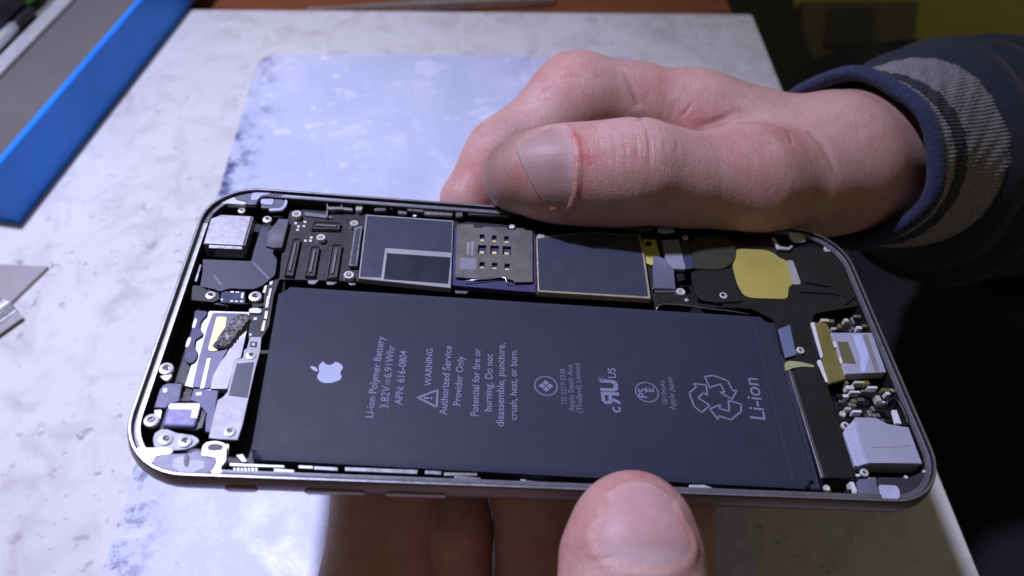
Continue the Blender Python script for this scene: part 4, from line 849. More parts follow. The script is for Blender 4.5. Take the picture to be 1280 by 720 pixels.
class Field:
    """distance field on a grid; refined() re-evaluates a shape four times finer near its surface only"""
    def __init__(self, lo, hi, h):
        self.lo = np.array(lo, np.float32); self.h = h
        n = np.ceil((np.array(hi) - self.lo) / h).astype(int) + 1
        ax = [self.lo[i] + h * np.arange(n[i], dtype=np.float32) for i in range(3)]
        self.X, self.Y, self.Z = np.meshgrid(*ax, indexing='ij')
        self.d = None

    @staticmethod
    def refined(shape, lo, hi, h, k=4):
        c = Field(lo, hi, h * k); d0 = shape(c)
        F_ = Field.__new__(Field); F_.lo = c.lo; F_.h = h
        d = d0.repeat(k, 0).repeat(k, 1).repeat(k, 2)
        band = np.abs(d) < h * k * 1.9
        ijk = np.argwhere(band).astype(np.float32)
        F_.X, F_.Y, F_.Z = (F_.lo[i] + h * ijk[:, i] for i in range(3))
        d[band] = shape(F_)
        F_.d = d
        return F_

    def cone(self, a, b, ra, rb, flat=None, fk=1.0):
        a = np.array(a, np.float32); b = np.array(b, np.float32); ba = b - a
        px_, py_, pz_ = self.X - a[0], self.Y - a[1], self.Z - a[2]
        t = np.clip((px_ * ba[0] + py_ * ba[1] + pz_ * ba[2]) / float(ba @ ba), 0, 1)
        qx, qy, qz = px_ - t * ba[0], py_ - t * ba[1], pz_ - t * ba[2]
        if flat is not None:
            f = np.array(flat, np.float32); f /= np.linalg.norm(f)
            s = (qx * f[0] + qy * f[1] + qz * f[2]) * (fk - 1)
            qx, qy, qz = qx + s * f[0], qy + s * f[1], qz + s * f[2]
        ts = t
        return np.sqrt(qx * qx + qy * qy + qz * qz) - (ra + (rb - ra) * ts)

    def chain(self, pts, k=3.0, flat=None, fk=1.0):
        d = None
        for (a, ra), (b, rb) in zip(pts, pts[1:]):
            c = self.cone(a, b, ra, rb, flat, fk)
            d = c if d is None else smin(d, c, k)
        return d

    def carve_phone(self, d, grow=0.0):
        """flesh gives way to the phone it presses on"""
        R = np.array(PR, np.float32); c = np.array(PC, np.float32)
        dx, dy, dz = self.X - c[0], self.Y - c[1], self.Z - c[2]
        lx = dx * R[0, 0] + dy * R[1, 0] + dz * R[2, 0]
        ly = dx * R[0, 1] + dy * R[1, 1] + dz * R[2, 1]
        lz = dx * R[0, 2] + dy * R[1, 2] + dz * R[2, 2] + 3.35
        r = 2.6
        qx = np.abs(lx) - (69.05 + grow - r); qy = np.abs(ly) - (33.5 + grow - r); qz = np.abs(lz) - (3.35 + grow - r)
        o = np.sqrt(np.maximum(qx, 0) ** 2 + np.maximum(qy, 0) ** 2 + np.maximum(qz, 0) ** 2) + np.minimum(np.maximum(qx, np.maximum(qy, qz)), 0) - r
        return np.maximum(d, -(o - 0.06))

    def mesh(self):
        """surface nets"""
        d = self.d; n = np.array(d.shape)
        s = d < 0
        corner = [(i, j, k) for i in (0, 1) for j in (0, 1) for k in (0, 1)]
        sl = lambda o: tuple(slice(o[a], n[a] - 1 + o[a]) for a in range(3))
        cnt_in = sum(s[sl(c)].astype(np.int8) for c in corner)
        act = (cnt_in > 0) & (cnt_in < 8)
        idx = np.full(act.shape, -1, np.int64); ijk = np.argwhere(act); idx[act] = np.arange(len(ijk))
        pos = np.zeros((len(ijk), 3)); cnt = np.zeros(len(ijk))
        for a in range(3):
            for c in corner:
                if c[a]: continue
                e = list(c); e[a] = 1
                d0 = d[ijk[:, 0] + c[0], ijk[:, 1] + c[1], ijk[:, 2] + c[2]]; d1 = d[ijk[:, 0] + e[0], ijk[:, 1] + e[1], ijk[:, 2] + e[2]]
                m = (d0 < 0) != (d1 < 0)
                t = d0 / np.where(m, d0 - d1, 1)
                p = np.array(c, float)[None, :].repeat(len(ijk), 0); p[:, a] = t
                pos[m] += p[m]; cnt[m] += 1
        V = self.lo + (ijk + pos / cnt[:, None]) * self.h
        quads = []
        for a in range(3):
            b, c = (a + 1) % 3, (a + 2) % 3
            s0 = [slice(1, n[i] - 1) for i in range(3)]; s1 = list(s0)
            s0[a] = slice(0, n[a] - 1); s1[a] = slice(1, n[a])
            ch = s[tuple(s0)] != s[tuple(s1)]
            g = np.argwhere(ch); off = np.array([0 if i == a else 1 for i in range(3)]); g = g + off
            inside = s[g[:, 0], g[:, 1], g[:, 2]]
            def cell(db, dc):
                q = g.copy(); q[:, b] -= db; q[:, c] -= dc
                return idx[q[:, 0], q[:, 1], q[:, 2]]
            q = np.stack([cell(1, 1), cell(0, 1), cell(0, 0), cell(1, 0)], 1)
            q[~inside] = q[~inside][:, ::-1]
            quads.append(q)
        Q = np.concatenate(quads); Q = Q[(Q >= 0).all(1)]
        return V, Q

def relax(V, Q, it):
    e = np.concatenate([Q[:, [0, 1]], Q[:, [1, 2]], Q[:, [2, 3]], Q[:, [3, 0]]])
    n = len(V); deg = np.bincount(e.ravel(), minlength=n)[:, None].clip(1)
    for _ in range(it):
        acc = np.zeros_like(V)
        for a in range(3):
            acc[:, a] = np.bincount(e[:, 0], V[e[:, 1], a], n) + np.bincount(e[:, 1], V[e[:, 0], a], n)
        V = V * .4 + .6 * acc / deg
    return V

def normals(V, Q):
    fn = np.cross(V[Q[:, 2]] - V[Q[:, 0]], V[Q[:, 3]] - V[Q[:, 1]])
    out = np.zeros_like(V)
    for k in range(4):
        for a in range(3): out[:, a] += np.bincount(Q[:, k], fn[:, a], len(V))
    return out / (np.linalg.norm(out, axis=1, keepdims=True) + 1e-9)

def seg_dist(V, pl):
    best = np.full(len(V), 1e9); pl = np.array(pl, float)
    for a, b in zip(pl, pl[1:]):
        ba = b - a; t = np.clip(((V - a) @ ba) / (ba @ ba), 0, 1)
        best = np.minimum(best, np.linalg.norm(V - a - t[:, None] * ba, axis=1))
    return best

def crease(V, Nn, pl, depth, width):
    """press a fold line into the skin, fading out towards both ends"""
    pl = np.array(pl, float); ln = np.linalg.norm(np.diff(pl, axis=0), axis=1); tot = ln.sum(); acc = 0.0
    best = np.full(len(V), 1e9); uu = np.zeros(len(V))
    for a, b, l_ in zip(pl, pl[1:], ln):
        ba = b - a; t = np.clip(((V - a) @ ba) / (ba @ ba), 0, 1)
        d = np.linalg.norm(V - a - t[:, None] * ba, axis=1); m = d < best
        best[m] = d[m]; uu[m] = ((acc + t * l_) / tot)[m]; acc += l_
    g = np.exp(-(best / width) ** 2) * np.clip(np.sin(np.pi * np.clip(uu, 0.0, 1.0)), 0, 1) ** .7
    return V - Nn * (depth * g)[:, None]

def skin_material():
    m, nt, b = principled("skin")
    tc = nt.nodes.new("ShaderNodeTexCoord").outputs["Object"]
    n1 = noise(nt, tc, 110, 6, 0.65, 0.3)
    c = ramp(nt, n1, [(0.25, (0.46, 0.235, 0.20)), (0.5, (0.54, 0.32, 0.28)), (0.8, (0.60, 0.39, 0.345))])
    n2 = noise(nt, tc, 330, 4, 0.65)
    c = mix(nt, mapr(nt, n2, 0.45, 0.72, 0, 0.5), c, (0.46, 0.215, 0.19))
    at = nt.nodes.new("ShaderNodeAttribute"); at.attribute_name = "flush"
    fl = nt.nodes.new("ShaderNodeMath"); fl.operation = 'MULTIPLY'; nt.links.new(at.outputs["Fac"], fl.inputs[0]); nt.links.new(mapr(nt, n2, .3, .7, .8, 1.9), fl.inputs[1]); fl.use_clamp = True
    c = mix(nt, fl.outputs[0], c, (0.50, 0.15, 0.13))
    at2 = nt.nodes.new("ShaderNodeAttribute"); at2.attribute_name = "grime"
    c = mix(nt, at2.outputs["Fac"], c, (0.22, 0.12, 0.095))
    at3 = nt.nodes.new("ShaderNodeAttribute"); at3.attribute_name = "dry"
    k = nt.nodes.new("ShaderNodeMath"); k.operation = 'MULTIPLY'
    nt.links.new(at3.outputs["Fac"], k.inputs[0]); nt.links.new(mapr(nt, noise(nt, tc, 900, 4, .7), 0.48, 0.6, 0, .75), k.inputs[1])
    c = mix(nt, k.outputs[0], c, (0.74, 0.68, 0.67))
    nt.links.new(c, b.inputs["Base Color"])
    b.inputs["Subsurface Weight"].default_value = 0.10
    b.inputs["Subsurface Radius"].default_value = (1.0, 0.35, 0.2)
    b.inputs["Subsurface Scale"].default_value = 0.0016
    nt.links.new(mapr(nt, n2, 0.3, 0.7, 0.40, 0.58), b.inputs["Roughness"])
    b.inputs["Specular IOR Level"].default_value = 0.42
    # fine skin relief: cells, pores and cross lines
    vo = nt.nodes.new("ShaderNodeTexVoronoi"); vo.inputs["Scale"].default_value = 1500; vo.feature = 'DISTANCE_TO_EDGE'
    mp = nt.nodes.new("ShaderNodeMapping"); mp.inputs["Scale"].default_value = (1.7, 0.75, 0.75); nt.links.new(tc, mp.inputs[0]); nt.links.new(mp.outputs[0], vo.inputs["Vector"])
    mp2 = nt.nodes.new("ShaderNodeMapping"); mp2.inputs["Scale"].default_value = (3.2, 0.5, 0.5); nt.links.new(tc, mp2.inputs[0])
    ln = noise(nt, mp2.outputs[0], 420, 4, 0.65, 0.2)
    h = mix(nt, 0.8, mapr(nt, vo.outputs["Distance"], 0, 0.12, 0, 1), ln)
    bump(nt, b, h, 0.70, 0.00028)
    return m
SKIN = skin_material()

def nail_material():
    m, nt, b = principled("nail")
    tc = nt.nodes.new("ShaderNodeTexCoord").outputs["Object"]
    n1 = noise(nt, tc, 260, 5, 0.65, 0.4)
    at = nt.nodes.new("ShaderNodeAttribute"); at.attribute_name = "moon"
    c = ramp(nt, n1, [(0.3, (0.48, 0.27, 0.26)), (0.7, (0.55, 0.335, 0.325))])
    c = mix(nt, at.outputs["Fac"], c, (0.58, 0.47, 0.48))
    at2 = nt.nodes.new("ShaderNodeAttribute"); at2.attribute_name = "tip"
    c = mix(nt, at2.outputs["Fac"], c, (0.50, 0.44, 0.33))
    at3 = nt.nodes.new("ShaderNodeAttribute"); at3.attribute_name = "grime"
    c = mix(nt, at3.outputs["Fac"], c, (0.27, 0.175, 0.15))
    nt.links.new(c, b.inputs["Base Color"])
    b.inputs["Roughness"].default_value = 0.46
    b.inputs["Specular IOR Level"].default_value = 0.28
    b.inputs["Subsurface Weight"].default_value = 0.15; b.inputs["Subsurface Scale"].default_value = 0.001
    b.inputs["Subsurface Radius"].default_value = (1, .4, .3)
    mp = nt.nodes.new("ShaderNodeMapping"); mp.inputs["Scale"].default_value = (0.25, 3, 3); nt.links.new(tc, mp.inputs[0])
    bump(nt, b, noise(nt, mp.outputs[0], 300, 4), 0.4, 0.0002)
    return m
NAIL = nail_material()

def skin_object(name, V, Q, attrs):
    me = bpy.data.meshes.new(name)
    me.vertices.add(len(V)); me.vertices.foreach_set("co", (V * MM).astype(np.float32).ravel())
    me.loops.add(Q.size); me.loops.foreach_set("vertex_index", Q.astype(np.int32).ravel())
    me.polygons.add(len(Q)); me.polygons.foreach_set("loop_start", np.arange(0, Q.size, 4, dtype=np.int32))
    me.update(calc_edges=True); me.validate()
    me.polygons.foreach_set("use_smooth", [True] * len(me.polygons))
    for k, a in attrs.items():
        at = me.attributes.new(k, 'FLOAT', 'POINT'); at.data.foreach_set("value", a.astype(np.float32))
    return link_mesh(name, me, SKIN)

def frame_at(p0, p1, up):
    t = (Vector(p1) - Vector(p0)).normalized(); up = Vector(up); n_ = (up - t * up.dot(t)).normalized()
    return t, n_, n_.cross(t)

def nail_plate(V, Q, base, tip, up, s0, s1, half, lift, attrs_fn, skew=0.0, curve=0.25, moon=3.6):
    """curved nail plate laid on the finger: s from the cuticle (s0) to the free edge (s1), mm along base -> tip"""
    t, n_, w = frame_at(base, tip, up)
    bv = BVHTree.FromPolygons([Vector(v) for v in V], [tuple(int(i) for i in q) for q in Q])
    NU, NV = 22, 18
    top = []; A = {"moon": [], "tip": [], "grime": []}
    for i in range(NU + 1):
        s_ = i / NU
        for j in range(NV + 1):
            a = -1 + 2 * j / NV
            round0 = (1 - math.sqrt(max(0, 1 - (a * .96) ** 2))) * moon      # round cuticle line
            round1 = (a * a) * curve * 6 + .10 * math.sin(a * 4.1 + 1.2)
            sa = s0 + round0 + (s1 - round1 + skew * a - s0 - round0) * s_
            th = math.radians(half) * a * (0.86 + .14 * math.sin(math.pi * min(1, s_ * 1.3 + .2)))
            o = Vector(base) + t * sa
            d = (n_ * math.cos(th) + w * math.sin(th)).normalized()
            hit = bv.ray_cast(o + d * 40, -d)
            p = hit[0] if hit[0] is not None else o + d * 9
            edge = 1 - max(abs(a), abs(2 * s_ - 1) if s_ < .5 else 0) ** 6
            top.append(p + d * (lift * (0.15 + .85 * edge) + (0.35 if s_ > .93 else 0) * 0))
            mo, ti, gr = attrs_fn(s_, a); A["moon"].append(mo); A["tip"].append(ti); A["grime"].append(gr)
    idx = lambda i, j: i * (NV + 1) + j
    fold = [idx(NU - i, 0) for i in range(NU // 6, NU)] + [idx(0, j) for j in range(NV)] + [idx(i, NV) for i in range(NU - NU // 6)]
    return dict(top=top, A=A, NU=NU, NV=NV, base=base, t=t, fold=[tuple(top[k]) for k in fold], edge=[tuple(top[idx(NU, j)]) for j in range(NV + 1)])

def nail(name, skin, P, thick=0.35):
    top, A, NU, NV, t = P["top"], P["A"], P["NU"], P["NV"], P["t"]; base = P["base"]
    nv = len(top); Vn = []; Fn = []
    for p in top: Vn.append(p * MM)
    cen = Vector(base)
    for p in top:
        c_ = cen + t * (p - cen).dot(t); Vn.append((p + (c_ - p).normalized() * thick) * MM)
    idx = lambda i, j: i * (NV + 1) + j
    for i in range(NU):
        for j in range(NV):
            q = (idx(i, j), idx(i, j + 1), idx(i + 1, j + 1), idx(i + 1, j)); Fn.append(q[::-1]); Fn.append(tuple(k + nv for k in q))
    rim = [idx(0, j) for j in range(NV)] + [idx(i, NV) for i in range(NU)] + [idx(NU, NV - j) for j in range(NV)] + [idx(NU - i, 0) for i in range(NU)]
    for a, b in zip(rim, rim[1:] + rim[:1]): Fn.append((a, b, b + nv, a + nv))
    o = from_data(name, Vn, Fn, NAIL, skin, True)
    for k, v in A.items():
        at = o.data.attributes.new(k, 'FLOAT', 'POINT'); at.data.foreach_set("value", v + v)
    bm = bmesh.new(); bm.from_mesh(o.data); bmesh.ops.recalc_face_normals(bm, faces=bm.faces); bm.to_mesh(o.data); bm.free()
    return o

# ---- the hand at the far edge: thumb along the rim, index finger hooked behind it
ARM = Vector((0.775, 0.49, -0.36)).normalized()
CAMDIR = Vector((-0.10, -0.60, 0.79))
RING = Vector((79.5, 60.5, 50.0))
T = [((-4.2, 37.8, 66.0), 7.9), ((4.6, 37.3, 66.6), 9.1), ((14.8, 37.0, 67.0), 9.3), ((22.5, 37.8, 67.2), 9.4), ((34, 39.0, 63.0), 9.0), ((48, 43.0, 59.2), 12.0), ((61, 47.5, 54.5), 12.6)]
I = [((-15.3, 47.4, 49.4), 6.8), ((-6.7, 56.6, 54.6), 8.6), ((11.6, 70.4, 61.2), 10.8), ((26.0, 71.6, 58.6), 9.8), ((42, 70, 56.0), 11.2), ((54, 67.5, 51), 13.0)]
palm = [((46, 68, 49.0), 13.0), ((59, 62.5, 47.0), 15.0), ((71, 60, 47.5), 14.5), (tuple(RING - ARM * 4), 15.5), (tuple(RING + ARM * 14), 17.0), (tuple(RING + ARM * 42), 18)]
def shape_far(F_):
    index = F_.chain(I, 5.0)
    body_ = F_.chain(palm, 8.0)
    d = smin(body_, index, 8.0)
    kk = 1.6 + 6.0 * np.clip((F_.X - 41) / 16, 0, 1) ** 1.2
    d = smin(d, F_.chain(T, 7.0), kk)
    for pts in ([((60, 60, 38), 11), ((38, 62, 38), 9.5), ((12, 52, 41.5), 8.6), ((-2, 34, 43.5), 8.0), ((-5, 20, 44.5), 7.2)],
                [((62, 56, 35), 11), ((46, 50, 35), 9.4), ((28, 38, 38.5), 8.6), ((16, 22, 42), 7.8), ((13, 10, 43), 7.0)],
                [((64, 52, 34), 10), ((56, 40, 33), 8.6), ((46, 26, 36), 7.8), ((38, 14, 39.5), 7.0), ((36, 6, 40.5), 6.3)]):
        d = smin(d, F_.chain(pts, 3.0), 2.2)
    return F_.carve_phone(d)
FA = Field.refined(shape_far, (-30, 4, 12), (122, 98, 84), 0.40)
VA, QA = FA.mesh(); VA = relax(VA, QA, 5)
del FA
NA = normals(VA, QA)
for pl, dep, wid in CREASES_A:
    VA = crease(VA, NA, pl, dep, wid)
NA = normals(VA, QA)
t0 = Vector(T[0][0])
P_A = nail_plate(VA, QA, (18.0, 37.3, 66.5), (-5, 37.8, 65.8), CAMDIR, 10.4, 21.4, 56, 0.20,
     lambda s, a: (0.6 * math.exp(-(s / .16) ** 2), 0.7 if s > .93 else 0.0, 0.15 + 0.55 * (1 - abs(a) * .4) * max(0, min(1, (s - .05) * 3))), skew=-3.4, curve=0.38)
VA = VA + NA * (0.42 * np.exp(-(seg_dist(VA, P_A["fold"]) / .75) ** 2))[:, None]
flush = np.zeros(len(VA)); grime = np.zeros(len(VA))
for c_, r_, a_ in FLUSH_A: flush = np.maximum(flush, a_ * np.exp(-(np.linalg.norm(VA - np.array(c_), axis=1) / r_) ** 2))
for c_, r_, a_ in GRIME_A: grime = np.maximum(grime, a_ * np.exp(-(np.linalg.norm(VA - np.array(c_), axis=1) / r_) ** 2))
dry = np.exp(-(seg_dist(VA, P_A["fold"][len(P_A["fold"]) // 5:]) / .45) ** 2)
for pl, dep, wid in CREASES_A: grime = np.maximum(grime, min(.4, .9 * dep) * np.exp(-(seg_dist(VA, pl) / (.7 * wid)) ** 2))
handA = skin_object("hand", VA, QA, {"flush": flush, "grime": grime, "dry": dry})
tag(handA, "bare hand with ribbed dark blue cuff gripping the far edge of the phone", "hand")
nail("thumb_nail", handA, P_A)

# ---- the near hand: thumb over the near rim, fingers spread under the phone
TB = [((10.6, -41.0, 65.8), 8.9), ((10.0, -45.2, 65.8), 10.2), ((9.2, -54.5, 63.8), 10.9), ((8, -66, 57), 11.2), ((5, -82, 44), 13.0)]
def shape_near(F_):
    d = F_.chain(TB, 3.0, flat=(0, -.45, .9), fk=1.12)
    d = smin(d, F_.chain([((4, -86, 36), 16), ((-14, -94, 26), 15), ((-30, -92, 24), 13)], 8.0), 9.0)
    for pts in ([((-32, -84, 24), 12), ((-32.5, -60, 26), 10.5), ((-31.5, -40, 35), 10.2), ((-30.5, -20, 43.6), 9.4), ((-29.5, -6, 46.2), 8.0)],
                [((-17, -86, 22), 11), ((-17, -62, 20), 8.4), ((-17.6, -44, 26), 7.8), ((-18.2, -28, 35), 7.4), ((-18.5, -16, 39.5), 6.8)],
                [((4, -82, 24), 12), ((1.0, -58, 24), 9.0), ((-1.2, -40, 33), 8.4), ((-2.2, -22, 42.6), 8.2), ((-2.6, -8, 44.8), 7.2)],
                [((16, -80, 24), 11), ((21, -58, 25), 8.8), ((23.0, -40, 34), 7.9), ((23.5, -26, 41.5), 7.4), ((24, -14, 43), 6.6)]):
        d = smin(d, F_.chain(pts, 3.0), .7)
    return F_.carve_phone(d)
FB = Field.refined(shape_near, (-62, -112, 8), (46, 12, 82), 0.45)
VB, QB = FB.mesh(); VB = relax(VB, QB, 5)
del FB
NB = normals(VB, QB)
for pl, dep, wid in CREASES_B: VB = crease(VB, NB, pl, dep, wid)
NB = normals(VB, QB)
P_B = nail_plate(VB, QB, (9.4, -57.6, 63.3), (10.4, -41.6, 66.0), (0.0, -.42, .90), 8.6, 22.6, 46, 0.05,
     lambda s, a: (0.45 * math.exp(-((s - .12) / .12) ** 2), .3 if s > .95 else 0.0, 0.0), curve=0.48, moon=5.0)
VB = VB + NB * (0.26 * np.exp(-(seg_dist(VB, P_B["fold"]) / .9) ** 2))[:, None]
flush = np.zeros(len(VB)); grime = np.zeros(len(VB))
for c_, r_, a_ in FLUSH_B: flush = np.maximum(flush, a_ * np.exp(-(np.linalg.norm(VB - np.array(c_), axis=1) / r_) ** 2))
handB = skin_object("hand", VB, QB, {"flush": flush, "grime": grime})
tag(handB, "bare hand under the phone with its thumb pressed on the near edge", "hand")
nail("thumb_nail", handB, P_B, .5)

# ------------------------------------------------------------------ sleeve
def knit_material(name, base, dark):
    m, nt, b = principled(name)
    tc = nt.nodes.new("ShaderNodeTexCoord").outputs["Object"]
    n1 = noise(nt, tc, 900, 4, 0.7); n2 = noise(nt, tc, 120, 4)
    c = mix(nt, mapr(nt, n1, 0.35, 0.7, 0, 1), dark, base)
    c = mix(nt, mapr(nt, n2, 0.5, 0.75, 0, .5), c, dark)
    nt.links.new(c, b.inputs["Base Color"]); b.inputs["Roughness"].default_value = 0.9
    b.inputs["Sheen Weight"].default_value = 0.08
    bump(nt, b, n1, 0.6, 0.0004)
    MATS[name] = m
    return m
knit_material("knit_navy", (0.030, 0.042, 0.10), (0.012, 0.017, 0.045))
knit_material("knit_grey", (0.36, 0.35, 0.37), (0.16, 0.155, 0.17))
knit_material("knit_dark", (0.016, 0.020, 0.045), (0.008, 0.010, 0.022))
knit_material("cloth_navy", (0.016, 0.021, 0.048), (0.008, 0.010, 0.024))
knit_material("cloth_dark", (0.012, 0.014, 0.026), (0.006, 0.007, 0.013))
u_ = ARM.cross(Vector((0, 0, 1))).normalized(); v_ = u_.cross(ARM)
def loft(name, rows, m, parent, seg=240):
    """rows: (s along the arm, radius function of angle)"""
    Vv = []; Ff = []
    for s_, fr in rows:
        for k in range(seg):
            a = 2 * math.pi * k / seg
            rad = fr(a)
            Vv.append((RING + ARM * s_ + (u_ * math.cos(a) * 1.02 + v_ * math.sin(a) * 0.99) * rad) * MM)
    for i in range(len(rows) - 1):
        for k in range(seg):
            k2 = (k + 1) % seg; Ff.append((i * seg + k, i * seg + k2, (i + 1) * seg + k2, (i + 1) * seg + k))
    return from_data(name, Vv, Ff, m, parent)
def wob(a, s_, amp): return amp * (math.sin(2 * a + s_ * .11) + .6 * math.sin(3 * a - s_ * .17 + 1))
def rib(nr, depth, base, s_, amp=.55): return lambda a: base + wob(a, s_, amp) + depth * (abs(math.sin(nr * a / 2)) ** .6) * (.65 + .35 * math.sin(37.3 * a + s_ * .6) * math.sin(11 * a + s_ * 1.3))
sleeve_rows = []
for i in range(46):
    s_ = 36 + i * 4.0
    def fr(a, s_=s_, i=i):
        puff = 4.5 * (1 - math.exp(-(s_ - 36) / 7.0))
        fold = 2.0 * math.sin(s_ * .33 + 1.4 * math.sin(a * 2 + .6)) * min(1, (s_ - 36) / 10) + .8 * math.sin(s_ * .7 + 3 * a)
        return 23.4 + puff + fold + s_ * .055 + 10.0 * max(0, -math.sin(a - .3)) ** 2 * max(0, min(1, (s_ - 38) / 26))
    sleeve_rows.append((s_, fr))
sleeve = loft("sleeve", sleeve_rows, MATS["cloth_navy"], handA, 96)
# rolled navy welt at the opening
rows = []
for i in range(17):
    a_ = 2 * math.pi * i / 16
    rows.append((-0.2 + 2.9 * math.cos(a_), (lambda a, a_=a_: 21.6 + 1.9 * math.sin(a_) + wob(a, 0, .7) + .35 * math.sin(7 * a) + .12 * abs(math.sin(62 * a)))))
loft("cuff_welt", rows, MATS["knit_navy"], sleeve, 372)
loft("cuff_band", [(2.0 + i * .7, rib(150, .55, 22.3, 2 + i * .7)) for i in range(9)], MATS["knit_grey"], sleeve, 900)
loft("cuff_band", [(7.6 + i * .8, rib(150, .5, 22.5, 7.6 + i * .8)) for i in range(11)], MATS["knit_dark"], sleeve, 900)
loft("cuff_band", [(15.6 + i * 1.05, rib(150, .75, 22.5 + .13 * i, 15.6 + i * 1.05)) for i in range(22)], MATS["knit_grey"], sleeve, 900)

# dark clothes of the seated person beside the desk
FC = Field((115, -170, -330), (330, 330, -10), 5.0)
d = FC.chain([((190, -160, -110), 60), ((210, 40, -120), 66), ((235, 300, -150), 70)], 20)
d = smin(d, FC.chain([((300, -160, -120), 70), ((320, 60, -130), 70), ((330, 300, -160), 70)], 20), 20)
FC.d = d + 2.2 * np.sin(FC.Y * .09 + FC.X * .05) + 1.5 * np.sin(FC.X * .13 - FC.Z * .1)
VC, QC = FC.mesh(); VC = relax(VC, QC, 2)
lap = skin_object("trousers", VC, QC, {}); lap.data.materials.clear(); lap.data.materials.append(MATS["cloth_dark"])
tag(lap, "dark clothed lap of the seated person beside the desk's edge", "clothing")

# ------------------------------------------------------------------ things round the board
def vmat(name, *a, **k): return mat(name, *a, **k)
vmat("blue_plastic", (0.022, 0.235, 0.90), 0.42, 0, vary=0.15, grain=160, bstr=0.1, dirt=.45, spec=.25)
vmat("grey_liner", (0.12, 0.115, 0.105), 0.7, 0, vary=0.25, grain=60, dirt=.7)
vmat("ruler_steel", (0.78, 0.78, 0.80), 0.35, 0.6)
vmat("black_handle", (0.015, 0.015, 0.018), 0.4)
vmat("green_plastic", (0.08, 0.45, 0.03), 0.4)
vmat("orange_plastic", (0.60, 0.13, 0.02), 0.45)
vmat("tool_steel", (0.72, 0.72, 0.74), 0.24, 0.85)
vmat("plate_grey", (0.36, 0.34, 0.34), 0.5, 0.2, vary=0.15, grain=150)

# blue tray: the long wall runs from its near corner away and slightly to the right
tA = Vector((-156.7, 87.7)); tB = Vector((-124.0, 263.0))
td = (tB - tA).normalized(); tn = Vector((-td.y, td.x))         # tn points left, into the tray
def tp(s, w): q = tA + td * s + tn * w; return (q.x, q.y)
tray = bpy.data.objects.new("storage_tray", None); COL.objects.link(tray); tray.location = (tA.x * MM, tA.y * MM, 0)
tag(tray, "blue plastic tray with a grey lining at the board's left", "tray")
Lt = (tB - tA).length; Wt = 62
def tray_part(name, pts, z0, z1, bev, m):
    bm = bmesh.new(); prism(bm, [(x - tA.x, y - tA.y) for x, y in pts], z1, z1 - z0, bev, 2)
    return from_bm(name, bm, MATS[m], tray)
tray_part("tray_wall", [tp(0, 0), tp(Lt, 0), tp(Lt, 2.2), tp(0, 2.2)], .05, 20, .5, "blue_plastic")
tray_part("tray_wall", [tp(0.01, 2.21), tp(2.2, 2.21), tp(2.2, Wt), tp(0.01, Wt)], .05, 19.8, .5, "blue_plastic")
tray_part("tray_wall", [tp(2.21, Wt - 2.2), tp(Lt, Wt - 2.2), tp(Lt, Wt), tp(2.21, Wt)], .05, 19.6, .5, "blue_plastic")
tray_part("tray_wall", [tp(Lt - 2.2, 2.21), tp(Lt, 2.21), tp(Lt, Wt - 2.21), tp(Lt - 2.2, Wt - 2.21)], .05, 19.7, .5, "blue_plastic")
tray_part("tray_liner", [tp(2.25, 2.25), tp(Lt - 2.25, 2.25), tp(Lt - 2.25, Wt - 2.25), tp(2.25, Wt - 2.25)], .1, 12, .3, "grey_liner")
# steel ruler lying on the lining
rul = block("steel_ruler", [tp(6, 33), tp(Lt - 6, 33), tp(Lt - 6, 39), tp(6, 39)], 13.6, 1.2, .3, MATS["ruler_steel"])
tag(rul, "bright narrow steel strip lying lengthwise in the blue tray", "ruler")
def rod(name, a, b, r, m, parent=None, seg=16, taper=.8):
    a, b = Vector(a), Vector(b)
    n_ = 9; pts = [a + (b - a) * (i / n_) for i in range(n_ + 1)]
    rr = [r * (taper + (1 - taper) * math.sin(math.pi * min(1, .15 + .85 * i / n_))) for i in range(n_ + 1)]
    Vv, Ff = tube(pts, rr, seg); return from_data(name, Vv, Ff, MATS[m], parent)
def tool(label, s0, s1, w0, w1, r, mh, tipm, cat="screwdriver"):
    a = tp(s0, w0); b = tp(s1, w1)
    e = bpy.data.objects.new(cat, None); COL.objects.link(e)
    rod("handle", (*a, 12 + r), (*b, 12 + r), r, mh, e)
    d_ = (Vector(b) - Vector(a)).normalized()
    rod("collar", (*(Vector(b) + d_ * .2), 12 + r), (*(Vector(b) + d_ * 12), 12 + r), r * .8, tipm, e)
    tag(e, label, cat); return e
tool("black handled screwdriver with a green collar in the blue tray", 30, 92, 52, 48.5, 6.5, "black_handle", "green_plastic")
tool("thin pale handled pick beside the steel strip in the blue tray", 30, 80, 43.5, 42.5, 2.6, "ruler_steel", "black_handle", "pick")
ot = block("orange_cap", [tp(96, 56), tp(112, 55), tp(112, 59), tp(96, 59.5)], 30, 17.9, 1.5, MATS["orange_plastic"])
tag(ot, "small orange plastic cap in the tray's far corner", "cap")

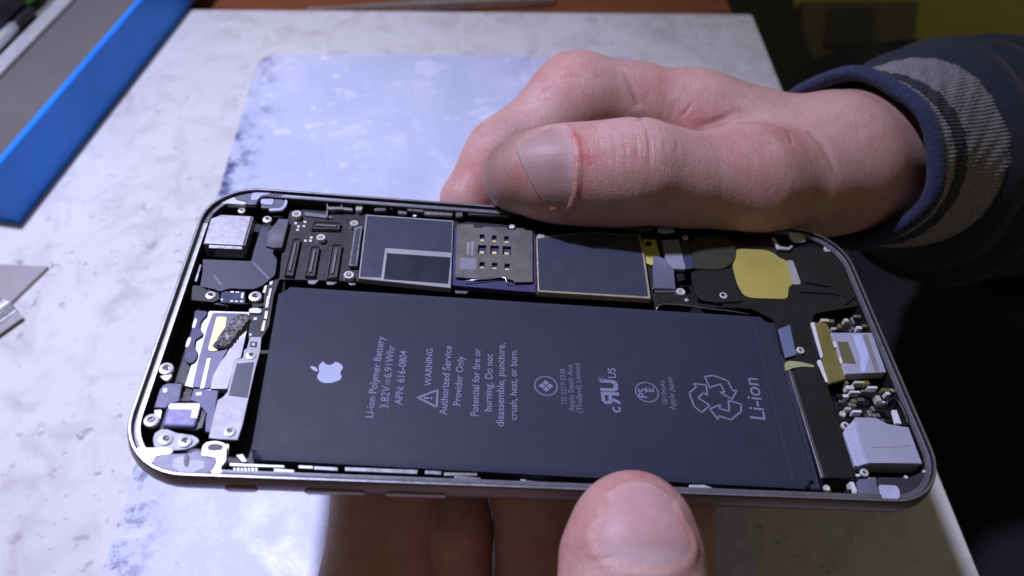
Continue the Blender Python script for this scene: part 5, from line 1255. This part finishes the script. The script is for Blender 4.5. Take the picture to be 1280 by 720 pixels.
# grey sheet-metal scrap lying at the left, a doubled rail along one edge
scrap = bpy.data.objects.new("metal_scrap", None); COL.objects.link(scrap); scrap.location = (-0.150, 0.055, 0)
tag(scrap, "grey folded sheet metal piece at the left below the tray", "metal piece")
def sp(name, pts, z1, t_, m, bev=.15):
    bm = bmesh.new(); prism(bm, [(x + 150, y - 55) for x, y in pts], z1, t_, bev); return from_bm(name, bm, MATS[m], scrap)
sp("plate", [(-141.3, 69.1), (-147.5, 54.5), (-160, 44), (-175, 60), (-172, 71)], 1.2, 1.1, "plate_grey")
sp("rail", [(-141.8, 50.4), (-144.4, 52.6), (-158, 34.5), (-155, 32.5)], 4.2, 3.9, "tool_steel", .4)
sp("rail", [(-144.6, 52.8), (-146.6, 54.2), (-160.2, 36.2), (-158.2, 34.7)], 5.0, 4.7, "ruler_steel", .4)
sp("flap", [(-147.0, 54.4), (-160.6, 36.4), (-185, 50), (-165, 62)], 3.6, .8, "tool_steel", .2)

# tweezers on the wooden desk beyond the board
tw = bpy.data.objects.new("tweezers", None); COL.objects.link(tw); tw.location = (-0.05, 0.224, -0.007)
tag(tw, "steel tweezers lying on the brown desk behind the board", "tweezers")
for k, dz in ((0, .9), (1, 2.6)):
    pts = [(-36, -5.5 + k * .5), (-22, -4.6 + k), (-5, -2.6 + k), (25, 1.5 + k), (70, 6.5)]
    ww = [.4, 1.5, 3.0, 4.6, 4.2]
    up_ = [(x, y + w_ / 2) for (x, y), w_ in zip(pts, ww)]; dn = [(x, y - w_ / 2) for (x, y), w_ in zip(pts, ww)]
    bm = bmesh.new(); prism(bm, dn + up_[::-1], dz + .8, .9, .2); from_bm("tweezer_arm", bm, MATS["tool_steel"], tw)

# dark things on the floor beside the desk
vmat("carton", (0.10, 0.095, 0.045), 0.7, 0, vary=0.2, grain=30)
vmat("carton_dark", (0.02, 0.02, 0.015), 0.6, 0, vary=0.3, grain=30)
vmat("black_box", (0.008, 0.008, 0.008), 0.6, 0)
def floor_box(name, pts, z0, z1, m, label, cat, win=None):
    e = bpy.data.objects.new(name, None); COL.objects.link(e); e.location = (pts[0][0] * MM, pts[0][1] * MM, -0.4)
    def add(nm, pp, a, b, mm, bev):
        bm = bmesh.new(); prism(bm, [(x - pts[0][0], y - pts[0][1]) for x, y in pp], b + 400, b - a, bev); return from_bm(nm, bm, MATS[mm], e)
    add("box_body", pts, z0, z1, m, 3)
    if win: add("box_panel", win, z1 + 1, z1 + 4, "carton_dark", 1)
    tag(e, label, cat); return e
floor_box("storage_carton", [(362, 662), (494, 671), (568, 847), (406, 844)], -400, -360, "carton", "olive grey carton on the floor beyond the desk, dark panel on top", "carton",
          [(407, 735), (466, 732), (498, 822), (437, 821)])
floor_box("floor_dark_box", [(150, 470), (352, 480), (385, 900), (150, 900)], -400, -330, "black_box", "low near-black box on the floor beside the desk corner", "cabinet")  # near-black box filling the dark area beside the desk corner
